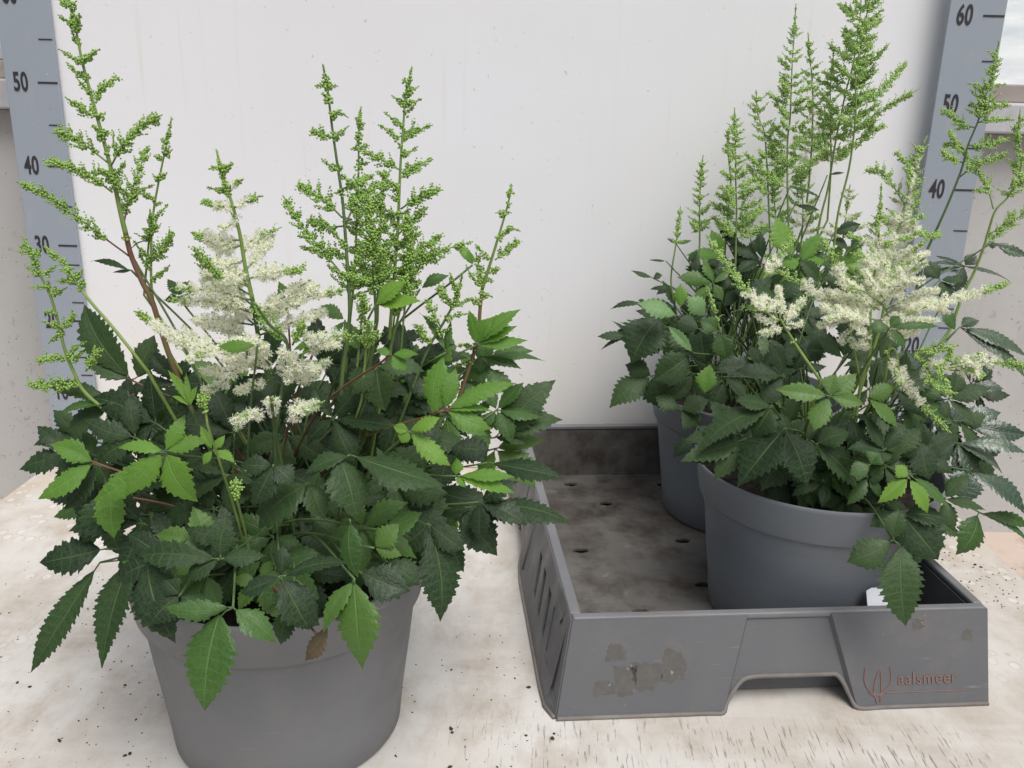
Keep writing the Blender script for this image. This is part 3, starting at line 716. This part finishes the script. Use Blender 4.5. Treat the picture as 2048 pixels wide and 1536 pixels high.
spike(PA, [(768,340),(764,400),(760,470),(757,560),(755,640)], -.54, -.54, [], auto=(350,560,16,42,15,0,0), r=(.0005,.0012), base=cr(.05,-.01))
spike(PA, [(812,430),(820,500),(815,560),(800,620),(780,700)], -.55, -.55, [], auto=(440,620,16,50,16,0,0), r=(.0005,.0012), base=cr(.06,-.01))
spike(PA, [(1023,368),(1019,395),(1010,430),(995,480),(978,535),(964,580)], -.50, -.50, [
 (0,[(1019,392),(1014,390)]),(0,[(1015,410),(1024,406)]),(0,[(1008,430),(1000,425),(992,426)]),(0,[(1010,426),(1022,425)]),(0,[(996,480),(1010,465),(1030,458)]),(0,[(1015,465),(1022,456),(1040,462)]),
 (0,[(990,520),(1015,500),(1038,480)]),(0,[(985,540),(998,535)]),(0,[(978,545),(992,540),(1000,538)]),(0,[(976,560),(988,562)]),(0,[(978,520),(960,500),(952,490)]),(0,[(965,572),(945,555),(932,530)]),(0,[(968,575),(960,545),(952,505)])], r=(.0004,.0013), tip=.006)
spike(PA, [(964,580),(960,620),(955,680),(935,745),(900,850)], -.50, -.51, [(0,[(958,600),(975,590),(985,595)]),(0,[(960,610),(945,598),(938,600)]),(0,[(957,660),(945,650)]),(0,[(956,650),(968,640)]),(0,[(950,700),(930,690),(915,692)]),(0,[(945,720),(925,728),(905,732)])], stemm='stemr', r=(.0013,.0017), tip=.001, base=cr(.07,.0))
spike(PA, [(925,545),(915,590),(890,640),(860,690),(838,740)], -.54, -.54, [
 (0,[(918,585),(905,565),(900,545)]),(0,[(905,612),(885,590),(878,570)]),(0,[(900,615),(925,605),(945,595)]),(0,[(890,640),(915,630),(935,628)]),(0,[(882,655),(862,620),(855,600)]),(0,[(875,668),(900,655)]),(0,[(866,690),(845,670),(835,650)])], stemm='stemd', r=(.0006,.0014), base=cr(.06,-.02))
for (x, y, Y, h) in ((790,640,-.56,70),(812,610,-.57,60),(725,640,-.58,55),(300,480,-.53,60),(735,690,-.6,50),(760,560,-.57,70)):
    spike(PA, [(x, y-h),(x+2, y-h*.5),(x-3, y+10),(x-12, y+110)], Y, Y+.02, [], auto=(y-h*.85, y, 10, 32, 14, 0, 0), r=(.0005,.001), base=cr(.03))
# small low bright buds
spike(PA, [(472,955),(472,975),(474,1000)], -.67, -.67, [(0,[(472,972),(462,962)]),(0,[(472,972),(484,960)]),(0,[(472,978),(458,975)]),(0,[(472,978),(488,975)])], r=(.0005,.0009), base=cr(-.0,-.06), tip=.012)
spike(PA, [(405,780),(408,800),(415,850)], -.66, -.66, [(0,[(406,800),(395,788)]),(0,[(407,802),(420,790)]),(0,[(406,812),(394,808)])], r=(.0005,.0009), base=cr(-.0,-.06), tip=.012)

# ---------------- plant A leaves
L_ = leaf
A_ = [
 ((262,760), -.52, [(167,608,76),(308,670,56,276,755),(168,714,48)], 'dark'),
 ((224,802), -.55, [(84,762,44),(132,864,62),(253,866,46),(321,842,56)], 'dark'),
 ((225,806), -.56, [(112,820,34)], 'mid'),
 ((345,760), -.52, [(415,766,46),(300,700,34),(392,715,34)], 'dark'),
 ((330,903), -.62, [(236,896,36),(369,828,36),(419,880,36),(250,993,52),(390,1006,78)], 'young'),
 ((318,905), -.615, [(182,1002,58)], 'young'),
 ((190,925), -.58, [(75,998,52),(97,888,44)], 'young'),
 ((196,930), -.57, [(126,1018,62),(73,906,34)], 'dark'),
 ((222,950), -.60, [(228,1078,62)], 'young'),
 ((213,985), -.59, [(163,1088,72)], 'dark'),
 ((210,1098), -.60, [(74,1124,80),], 'dark'),
 ((200,1125), -.60, [(50,1345,80),(203,1336,84,262,1118)], 'dark'),
 ((290,1112), -.66, [(347,1288,98)], 'dark'),
 ((440,1118), -.67, [(268,1108,58),(455,1028,60),(371,1156,50),(532,1108,44)], 'dark'),
 ((561,1153), -.69, [(564,1090,36),(700,1124,50),(621,1260,86),(478,1185,48)], 'dark'),
 ((466,1215), -.71, [(321,1212,42),(405,1422,132,440,1228),(555,1283,62)], 'mid'),
 ((709,1158), -.69, [(720,1340,98,709,1166),(644,1264,46)], 'mid'),
 ((700,1040), -.66, [(713,1156,56)], 'mid'),
 ((717,1143), -.66, [(820,1182,78)], 'dark'),
 ((858,1048), -.60, [(884,1244,86),(800,1100,60),(930,1100,56)], 'dark'),
 ((700,910), -.64, [(893,966,86),(719,1042,94,680,918),(606,946,44)], 'dark'),
 ((890,820), -.60, [(887,714,62,868,826),(912,736,38),(1030,760,46),(990,822,27),(985,857,42)], 'young'),
 ((818,862), -.62, [(878,832,42),(903,930,46),(802,886,32),(786,853,24)], 'young'),
 ((990,875), -.50, [(1112,758,80),(1126,836,52),(1052,888,42)], 'dark'),
 ((975,925), -.53, [(1133,948,64),(930,880,50)], 'dark'),
 ((945,1014), -.55, [(1144,1048,84),(995,1112,80,925,1020),(880,1030,44)], 'dark'),
 ((912,952), -.60, [(1033,982,42),(1030,950,38),(912,915,26),(932,975,20)], 'young'),
 ((953,690), -.52, [(1036,612,48),(1034,650,30),(1057,680,38),(935,620,30),(985,630,34)], 'young'),
 ((960,712), -.50, [(1090,720,20),(1044,738,26),(960,745,26)], 'mid'),
 ((893,704), -.54, [(842,622,22),(900,640,18)], 'mid'),
 ((783,709), -.62, [(752,698,22),(813,742,36),(838,705,30)], 'young'),
 ((751,610), -.58, [(846,603,52),(812,560,64),(780,585,40)], 'young'),
 ((945,530), -.52, [(912,486,20),(936,500,18)], 'young'),
 ((840,578), -.52, [(897,548,30),(800,560,26)], 'mid'),
 ((790,700), -.50, [(852,660,64),(770,650,50)], 'dark'),
 ((753,732), -.58, [(769,822,84),(700,790,56),(850,740,50)], 'dark'),
 ((765,1060), -.64, [(845,1024,50),(752,1095,40)], 'mid'),
 ((748,1096), -.65, [(798,1046,52),(804,1112,32)], 'mid'),
 ((547,930), -.65, [(506,1012,62),(589,966,46),(478,930,40)], 'dark'),
 ((618,965), -.64, [(512,1057,94),(650,1040,56)], 'dark'),
 ((575,618), -.55, [(556,562,32),(530,600,26),(600,590,24)], 'mid'),
 ((515,690), -.64, [(434,692,28)], 'young'),
 ((355,592), -.50, [(335,558,28),(378,562,28),(328,600,26),(388,604,28)], 'dark'),
 ((263,541), -.535, [(181,520,18),(225,545,10)], 'dark'),
 ((258,500), -.535, [(294,480,12)], 'dark'),
 ((380,812), -.62, [(333,736,17),(352,750,13),(372,745,13),(342,790,14),(395,770,12)], 'young'),
 ((425,900), -.64, [(400,850,22),(470,925,28),(405,930,20),(450,870,18)], 'young'),
 ((640,672), -.62, [(600,720,20),(585,700,16)], 'young'),
 ((690,640), -.56, [(640,610,30),(720,700,36),(660,690,28)], 'mid'),
 ((895,900), -.56, [(980,900,60),(870,980,60)], 'dark'),
 ((640,1275), -.69, [(608,1322,46,655,1255)], 'brown'),
 ((360,1190), -.68, [(300,1250,62),(420,1240,60),(330,1160,40)], 'dark'), ((590,1215), -.685, [(560,1290,58),(640,1250,48)], 'dark'), ((770,1120), -.64, [(840,1170,64),(800,1200,58),(740,1170,50)], 'dark'),
 ((920,760), -.50, [(985,720,52),(960,800,50),(890,790,44)], 'mid'), ((860,760), -.53, [(820,700,50),(900,690,44),(830,800,44)], 'young'),
]
crA = random.Random(2)
for J, Y, tips, m in A_:
    L_(PA, J, Y, tips, m, cr(crA.uniform(-.05, .05), crA.uniform(-.04, .04)), pet='stemr' if crA.random() < .18 else 'stemd')
def fill(plant, cx, cy, rx, ry, n, Ya, Yb, s0, s1, crown, mats, seed, ok=lambda x, y: True):
    r_ = random.Random(seed); k = 0
    while k < n:
        a = r_.random()*6.283; q = math.sqrt(r_.random()); x = cx+rx*q*math.cos(a); y = cy+ry*q*math.sin(a)
        if not ok(x, y): continue
        k += 1
        Y = Ya+(Yb-Ya)*r_.random(); L = r_.uniform(s0, s1)
        a0 = math.atan2((y-cy)+ry*.45, (x-cx)) + r_.uniform(-.5, .5)
        tips = [(x+L*math.cos(a0+d)*f, y+L*math.sin(a0+d)*f*.9, L*r_.uniform(.42, .52)*f) for d, f in ((0, 1), (1.05, .85), (-1.05, .85))+(((2.2, .6), (-2.2, .6)) if r_.random() < .4 else ())]
        L_(plant, (x, y), Y, tips, r_.choice(mats), (crown[0]+r_.uniform(-.05, .05), crown[1]+r_.uniform(-.05, .05), crown[2]))
fill(PA, 545, 945, 330, 165, 34, -.60, -.44, 105, 160, CA, ['dark', 'dark', 'dark', 'mid'], 11)
fill(PA, 600, 800, 280, 90, 22, -.54, -.42, 100, 150, CA, ['dark'], 13)
fill(PA, 570, 1090, 250, 95, 14, -.62, -.56, 90, 130, CA, ['dark', 'dark', 'mid'], 12)
fill(PA, 500, 1120, 240, 60, 12, -.65, -.60, 90, 120, CA, ['mid', 'mid', 'dark'], 15)
fill(PA, 230, 920, 90, 160, 12, -.56, -.48, 90, 125, CA, ['dark', 'mid', 'dark'], 16)
fill(PA, 900, 850, 110, 170, 14, -.52, -.44, 85, 120, CA, ['dark', 'mid', 'mid', 'young'], 17)
fill(PA, 870, 1000, 90, 90, 8, -.58, -.50, 85, 115, CA, ['dark'], 18)

# ---------------- right plants : flower spikes
CB = (.297, -.335, .15); CC = (.280, -.105, .15)
def sC(ax, auto, Y=-.09, dx=0, brs=(), **k):
    auto = (auto[0], auto[1], auto[2]*1.15, auto[3]*1.15, auto[4]*.92, *auto[5:])
    kw = dict(k=1.05, br=.00105, r=(.0005, .0015), budm='budp', base=cr(dx, 0, CC)); kw.update(k); return spike(PC, ax, Y, Y+.005, list(brs), auto=auto, **kw)
sC([(1592,8),(1587,89),(1584,137),(1582,188),(1580,239),(1575,284),(1575,376),(1577,445),(1580,540)], (60,380,14,70,17,0,.15), dx=-.02)
sC([(1716,-60),(1722,0),(1716,68),(1704,137),(1693,178),(1680,240),(1670,290),(1656,376),(1639,445),(1625,540)], (-30,320,40,62,17,0,.1), Y=-.08)
sC([(1735,-90),(1740,-20),(1728,60),(1712,147),(1712,219),(1707,274),(1697,342),(1676,428),(1665,520)], (-60,270,30,38,20,0,0), Y=-.11, brs=[(0,[(1712,219),(1760,185),(1790,150),(1815,124)]),(0,[(1712,255),(1745,235),(1790,205),(1838,178)]),(0,[(1712,280),(1745,262),(1770,250)]),(0,[(1710,300),(1735,270),(1748,238)])])
sC([(1616,66),(1620,120),(1625,171),(1625,256),(1620,340),(1610,440)], (90,340,10,42,16,0,.5), Y=-.06)
sC([(1668,98),(1662,160),(1660,230),(1662,330),(1655,440)], (130,330,12,36,16,0,.3), Y=-.05)
sC([(1512,180),(1516,230),(1528,262),(1532,300),(1536,380),(1540,480),(1540,560)], (200,400,12,62,16,0,.2), Y=-.08, dx=-.03)
sC([(1469,215),(1471,274),(1471,342),(1473,428),(1471,520),(1468,640)], (240,480,11,55,15,0,0), Y=-.12, dx=-.04)
sC([(1457,256),(1456,300),(1462,360)], (265,330,6,14,14,0,0), Y=-.10, dx=-.04)
sC([(1406,310),(1401,370),(1399,428),(1399,490),(1393,580)], (330,470,9,32,17,0,0), Y=-.10, dx=-.05)
sC([(1361,413),(1356,462),(1350,500),(1342,560),(1350,620)], (425,490,6,16,16,0,0), Y=-.12, dx=-.06)
sC([(1545,340),(1550,420),(1555,500)], (350,470,10,30,16,0,0), Y=-.08)
sC([(1600,350),(1606,420),(1600,520)], (360,470,14,40,14,.0,.6), Y=-.07)
sC([(1700,370),(1692,430),(1680,520)], (385,480,14,40,16,.3,1.), Y=-.07)
sC([(1413,572),(1428,620),(1440,662)], (580,650,5,8,12,0,0), Y=-.2, dx=-.03)
def sB(ax, auto, Y=-.33, dx=0, dy=0, brs=(), Y1=None, **k):
    if auto: auto = (auto[0], auto[1], auto[2]*1.1, auto[3]*1.1, auto[4]*.8, *auto[5:])
    kw = dict(k=1.0, br=.00095, r=(.0005, .0017), budm='budp', base=cr(dx, dy, CB)); kw.update(k); return spike(PB, ax, Y, Y if Y1 is None else Y1, list(brs), auto=auto, **kw)
sB([(1763,367),(1759,445),(1755,513),(1745,570),(1741,630),(1740,700),(1722,765),(1708,870)], (440,640,22,60,15,.1,1.), Y=-.39, brs=[(.5,[(1755,490),(1720,478),(1695,470)]),(.3,[(1757,455),(1735,445)]),(.6,[(1755,500),(1790,480),(1830,475)])])
sB([(1854,273),(1837,308),(1827,342),(1810,410),(1792,480),(1778,560),(1762,650)], (300,600,14,62,14,.0,1.1), Y=-.34, brs=[(0,[(1835,345),(1812,325),(1788,303)]),(0,[(1810,410),(1770,350),(1730,340)]),(.3,[(1800,440),(1850,470),(1885,470)]),(1,[(1790,500),(1830,510),(1860,505)])], dx=.02)
sB([(1998,82),(1988,130),(1974,181),(1957,240),(1936,291),(1922,342),(1895,410),(1875,455),(1847,520),(1828,600),(1805,700),(1785,800)], (110,235,14,34,15,0,0), Y=-.30, dx=.03, stemm='stemd', budm='budp', brs=[
 (0,[(1952,255),(1925,250),(1905,232),(1880,219)]),(0,[(1957,245),(1985,240),(2028,240)]),(0,[(1962,222),(1985,212),(2022,210)]),(0,[(1938,291),(1970,290),(2018,276)]),(0,[(1918,355),(1950,332),(1985,318),(2015,308)]),(0,[(1972,180),(1990,172),(2012,168)]),(0,[(1975,185),(1955,170),(1935,168)]),(0,[(1960,225),(1940,205)]),
 (0,[(1930,310),(1905,290),(1885,290)]),(0,[(1925,325),(1900,315),(1882,300)]),(0,[(1928,300),(1905,275),(1900,262)])])
sB([(2041,218),(2036,260),(2042,308),(2037,359),(2015,395),(1991,421),(1977,462),(1967,496),(1948,545),(1928,585),(1900,660)], (240,400,14,34,15,0,0), Y=-.29, dx=.04, brs=[(0,[(1987,418),(1975,375),(1955,340),(1928,304),(1905,278)]),(0,[(1975,385),(1955,380),(1945,384)]),(0,[(1978,468),(2030,440),(2080,400)]),(0,[(1968,496),(2005,455),(2030,420)])])
sB([(1700,575),(1740,590),(1780,640),(1770,760)], None, Y=-.42, dx=.02, tip=.001, brs=[
 (.7,[(1780,640),(1880,605),(1960,585),(2022,565)]),(1,[(1770,620),(1830,590),(1880,580)]),(1,[(1760,610),(1800,570),(1850,560)]),(1,[(1750,640),(1800,640),(1880,640)]),(1,[(1760,620),(1720,600),(1650,580)]),(1,[(1750,640),(1700,620),(1640,625)]),
 (.9,[(1750,660),(1700,630),(1640,645)]),(1,[(1740,670),(1710,650),(1670,610)]),(.8,[(1740,690),(1710,690),(1695,672)]),(1,[(1740,660),(1730,690),(1735,695)]),(1,[(1760,650),(1800,670),(1840,660)]),(1,[(1780,610),(1800,560),(1795,530)]),
 (1,[(1790,620),(1850,610),(1900,625)]),(1,[(1770,600),(1740,560),(1730,540)]),(1,[(1750,620),(1715,580),(1690,560)]),(1,[(1770,640),(1830,620),(1870,600)])])
sB([(1591,688),(1570,655),(1562,640),(1591,688),(1640,760)], None, Y=-.44, tip=.001, dx=-.02, brs=[
 (.35,[(1555,645),(1500,590),(1455,530),(1413,470)]),(.3,[(1550,620),(1520,617),(1480,613)]),(.9,[(1565,645),(1590,620),(1615,590)]),(.9,[(1566,655),(1540,665),(1513,666)]),(1,[(1560,640),(1530,640),(1510,630)]),(.4,[(1525,560),(1560,510),(1588,474)]),
 (1,[(1560,640),(1560,600),(1555,570)]),(1,[(1570,650),(1600,650),(1600,640)]),(1,[(1555,635),(1535,600),(1510,600)])])
sB([(1690,640),(1700,660),(1720,760)], None, Y=-.40, tip=.001, brs=[
 (.65,[(1700,640),(1650,600),(1600,565),(1549,538)]),(1,[(1700,640),(1665,600),(1640,590)]),(.5,[(1700,600),(1670,530),(1643,473)]),(.7,[(1720,560),(1735,520),(1700,505)]),(.9,[(1730,540),(1770,520),(1790,500)]),(1,[(1690,640),(1650,650),(1633,648)]),(1,[(1700,660),(1680,680),(1690,688)]),(1,[(1700,650),(1660,620),(1640,610)]),(1,[(1710,640),(1690,600),(1660,585)])])
sB([(1770,705),(1790,700),(1800,760)], None, Y=-.43, tip=.001, dx=.02, brs=[
 (.6,[(1775,715),(1810,765),(1850,815),(1902,868)]),(.8,[(1775,712),(1790,740),(1800,770)]),(.3,[(1850,715),(1880,740),(1905,800)]),(.1,[(1830,700),(1870,700),(1920,690)]),(.5,[(1880,740),(1960,725),(2020,728),(2080,740)]),(.8,[(1900,730),(1940,720),(1965,705)]),(.7,[(1900,740),(1950,745),(1965,755)]),
 (0,[(1870,730),(1840,720),(1830,705)]),(0,[(1880,740),(1900,710),(1905,690)]),(0,[(1850,740),(1870,770),(1900,785)]),(.3,[(1840,740),(1860,755),(1880,780)]),(0,[(1890,720),(1930,730),(1950,745)])])
# ---------------- right plants : leaves
B_ = [
 ((1659,792), -.46, [(1552,777,42),(1628,862,48),(1730,808,34),(1672,747,42),(1714,746,44)], 'mid'),
 ((1734,795), -.44, [(1800,854,48),(1790,771,42)], 'mid'),
 ((1779,655), -.45, [(1737,654,30),(1814,696,42),(1800,632,26),(1880,650,24)], 'mid'),
 ((1912,662), -.38, [(1884,618,36)], 'mid'),
 ((1526,734), -.34, [(1429,736,52),(1560,700,40),(1500,690,40)], 'dark'),
 ((1545,812), -.42, [(1390,902,72),(1502,876,62),(1470,800,56)], 'dark'),
 ((1570,856), -.43, [(1470,968,92),(1616,975,84)], 'dark'),
 ((1632,888), -.43, [(1718,975,104),(1700,860,60)], 'dark'),
 ((1818,955), -.46, [(1858,1027,36),(1755,1006,38),(1790,930,30)], 'young'),
 ((1822,952), -.45, [(1905,1014,46)], 'mid'),
 ((1803,1029), -.46, [(1877,1120,100),(1905,1040,60),(1740,1050,50)], 'dark'),
 ((1786,1080), -.49, [(1818,1256,94,1803,1092),(1694,1124,64),(1800,1020,44)], 'dark'),
 ((1912,885), -.36, [(1944,972,46),(1963,946,48),(2008,942,52),(2060,908,36),(1846,916,60)], 'shiny'),
 ((1918,845), -.34, [(2004,824,48),(2060,868,42),(1870,880,50)], 'shiny'),
 ((1935,940), -.38, [(1926,1012,56),(2062,1028,50),(1890,990,50)], 'shiny'),
 ((1959,1025), -.38, [(1914,1112,64,1955,1030),(2064,1090,24),(2064,1055,28)], 'mid'),
 ((1920,654), -.32, [(2070,712,42),(2065,765,36),(1960,640,36)], 'shiny'),
 ((1929,532), -.27, [(1860,522,13),(1874,510,11),(1952,505,26),(2022,560,18),(1912,584,42),(1840,552,16)], 'shiny'),
 ((1985,485), -.27, [(2062,512,22),(1985,498,16)], 'shiny'),
 ((1490,885), -.42, [(1360,922,54),(1430,960,54)], 'dark'),
 ((1560,600), -.28, [(1500,570,40),(1600,560,44),(1620,610,50)], 'dark'),
 ((1640,560), -.26, [(1600,520,36),(1690,540,40)], 'dark'),
 ((1610,700), -.36, [(1590,740,34),(1650,700,50),(1560,700,40)], 'dark'),
 ((1880,560), -.30, [(1850,520,34),(1900,600,44),(1930,560,30)], 'dark'),
 ((1740,930), -.46, [(1700,950,40),(1760,905,36)], 'mid'),
 ((1840,880), -.42, [(1790,910,60),(1860,960,66)], 'dark'),
]
for J, Y, tips, m in B_: L_(PB, J, Y, tips, m, cr(crA.uniform(-.05, .05), crA.uniform(-.04, .04), CB))
C_ = [
 ((1356,632), -.20, [(1273,606,40)], 'pale'), ((1412,634), -.19, [(1374,592,40)], 'pale'), ((1361,617), -.20, [(1360,566,27)], 'young'),
 ((1292,606), -.14, [(1218,619,13),(1276,600,10)], 'dark'), ((1262,668), -.14, [(1224,642,12),(1234,660,20),(1194,671,24),(1202,699,13)], 'dark'),
 ((1322,630), -.17, [(1262,726,88)], 'dark'), ((1304,752), -.18, [(1218,815,56),(1250,729,44),(1320,818,58)], 'dark'),
 ((1382,708), -.20, [(1306,762,74),(1340,650,60)], 'dark'), ((1400,658), -.20, [(1412,730,66),(1345,640,46)], 'dark'),
 ((1436,662), -.22, [(1453,720,46),(1400,640,40)], 'mid'), ((1408,788), -.24, [(1421,728,42)], 'young'), ((1387,706), -.24, [(1336,652,24)], 'pale'),
 ((1332,522), -.12, [(1299,520,9)], 'dark'), ((1306,556), -.13, [(1262,538,13),(1275,549,10),(1325,550,14)], 'dark'), ((1340,575), -.14, [(1300,578,12),(1312,590,12)], 'dark'),
 ((1412,528), -.12, [(1390,570,60),(1450,560,56),(1440,520,40)], 'dark'), ((1352,487), -.11, [(1384,480,10),(1334,476,8)], 'mid'),
 ((1584,514), -.14, [(1552,432,60)], 'young'), ((1601,524), -.14, [(1643,466,36),(1650,520,50),(1560,530,40)], 'young'),
 ((1666,468), -.10, [(1722,448,28)], 'dark'), ((1580,372), -.09, [(1642,392,14)], 'dark'), ((1590,410), -.09, [(1640,420,14)], 'dark'),
 ((1395,500), -.12, [(1376,525,18),(1385,545,16)], 'dark'), ((1430,440), -.1, [(1480,500,30)], 'dark'), ((1500,470), -.1, [(1460,440,24),(1540,460,24)], 'mid'),
 ((1700,500), -.10, [(1740,470,30),(1660,480,30)], 'dark'), ((1655,350), -.08, [(1690,345,8)], 'dark'),
 ((1360,820), -.21, [(1310,790,40),(1400,850,50),(1420,800,46)], 'dark'), ((1390,870), -.23, [(1345,915,34),(1440,900,46)], 'dark'),
]
for J, Y, tips, m in C_: L_(PC, J, Y, tips, m, cr(crA.uniform(-.05, .05), crA.uniform(-.04, .04), CC))
fill(PB, 1690, 830, 225, 130, 34, -.40, -.26, 85, 125, CB, ['dark', 'dark', 'dark', 'mid'], 21)
fill(PB, 1600, 900, 150, 60, 12, -.42, -.34, 85, 115, CB, ['dark'], 26)
fill(PB, 1800, 980, 110, 90, 12, -.45, -.38, 75, 105, CB, ['dark', 'dark', 'mid'], 27, lambda x, y: y < 1060)
fill(PB, 1700, 940, 190, 60, 8, -.43, -.36, 60, 85, CB, ['dark'], 22, lambda x, y: x > 1640 or y < 930)
fill(PB, 1905, 860, 90, 130, 12, -.36, -.26, 70, 100, CB, ['shiny', 'dark'], 25)
fill(PC, 1460, 690, 150, 110, 24, -.17, -.03, 60, 85, CC, ['dark'], 23)
fill(PC, 1560, 520, 150, 60, 12, -.12, -.02, 55, 85, CC, ['young', 'mid', 'dark'], 28)
fill(PC, 1560, 590, 170, 80, 20, -.14, -.02, 55, 75, CC, ['dark', 'mid', 'dark'], 24)
# plant label tucked between the front pot and tray
p0 = P(1764, 1212, -.44); b = MB()
lw = Vector((.021, .004, 0)); lu = Vector((-.001, .006, .0135)); ln = Vector((0, -.0004, .0002)); o0 = p0-lw*.65-lu*.9+Vector((0, 0, 0))
out = [o0, o0+lw, o0+lw+lu*1.9, o0+lw*.85+lu*2.0, o0+lw*.25+lu*2.0, o0+lu*1.85]
V = out+[v+ln for v in out]; b.add(V, [(5,4,3,2,1,0),(6,7,8,9,10,11)]+[(i, (i+1) % 6, (i+1) % 6+6, i+6) for i in range(6)])
lb = b.build('care_label', M['label'], PB)
q = MB()
for i in range(6):
    a = o0+lw*.18+lu*(.8+.17*i)-ln*1.2-Vector((0, .0005, 0)); c_ = a+lw*rng.uniform(.35, .6); q.add([a, c_, c_+lu*.045, a+lu*.045], [(0, 1, 2, 3)])
q.build('label_print', M['ink'], lb)

# ------------------------------------------------------------------ crumbs of soil on the table
C = []; R = []; r_ = random.Random(5); V = []; F = []
def crumb(x, y, s, el=1.4):
    a = r_.random()*6.28; n = len(V); ca, sa = math.cos(a), math.sin(a)
    for v in ICO_V:
        k = s*(1+r_.uniform(-.3, .3)); X, Y_, Z_ = v[0]*k*el, v[1]*k, v[2]*k*.6
        V.append((x+X*ca-Y_*sa, y+X*sa+Y_*ca, s*.45+Z_))
    F.extend([tuple(i+n for i in f) for f in ICO_F.tolist()])
def ontable(px, py):
    d = Fv + Rv*((px-1024)/FPX) + Uv*((768-py)/FPX); t = -CAM.z/d.z; p = CAM+d*t; return p.x, p.y
for px, py, s in ((1057,1376,.0016),(1105,1478,.0019),(1052,1472,.0011),(1108,1468,.0012),(902,1458,.0016),(905,1466,.0012),(903,1340,.0009),(1030,1357,.001),(60,1374,.0013),(35,1366,.0012),(120,1483,.0012),(118,1480,.001),(260,1508,.0014),(250,1512,.0012),(250,1371,.0011),(272,1440,.001),(345,1415,.0015),(364,1446,.0016),(700,1520,.0013),(900,1535,.0014),(1950,1130,.0016),(1962,1135,.0014),(1885,1120,.0012)):
    crumb(*ontable(px, py), s)
for _ in range(300):
    if r_.random() < .6: px, py = r_.uniform(0, 380), r_.uniform(1120, 1536)
    else: px, py = r_.uniform(740, 1130), r_.uniform(1100, 1536)
    crumb(*ontable(px, py), r_.uniform(.0002, .0007), r_.uniform(1, 2))
for _ in range(110):
    px = r_.uniform(1840, 2040); crumb(*ontable(px, 1100+(px-1840)*.35+r_.uniform(-30, 60)), r_.uniform(.0003, .0009), r_.uniform(1, 2))
tag(mk('soil_crumbs', V, F, M['crumb'], None, True), 'scattered dark crumbs of potting soil on the white table', 'soil crumbs', kind='stuff')
x, y = ontable(988, 1032)
b = MB(); b.box((x-.0045, y-.0025, .0002), (x+.0045, y+.0025, .0018)); tag(b.build('wood_chip', mat('straw_chip', flat((.55, .38, .15), .7)), bev=.0006), 'small straw-coloured chip lying on the table left of the tray', 'chip')
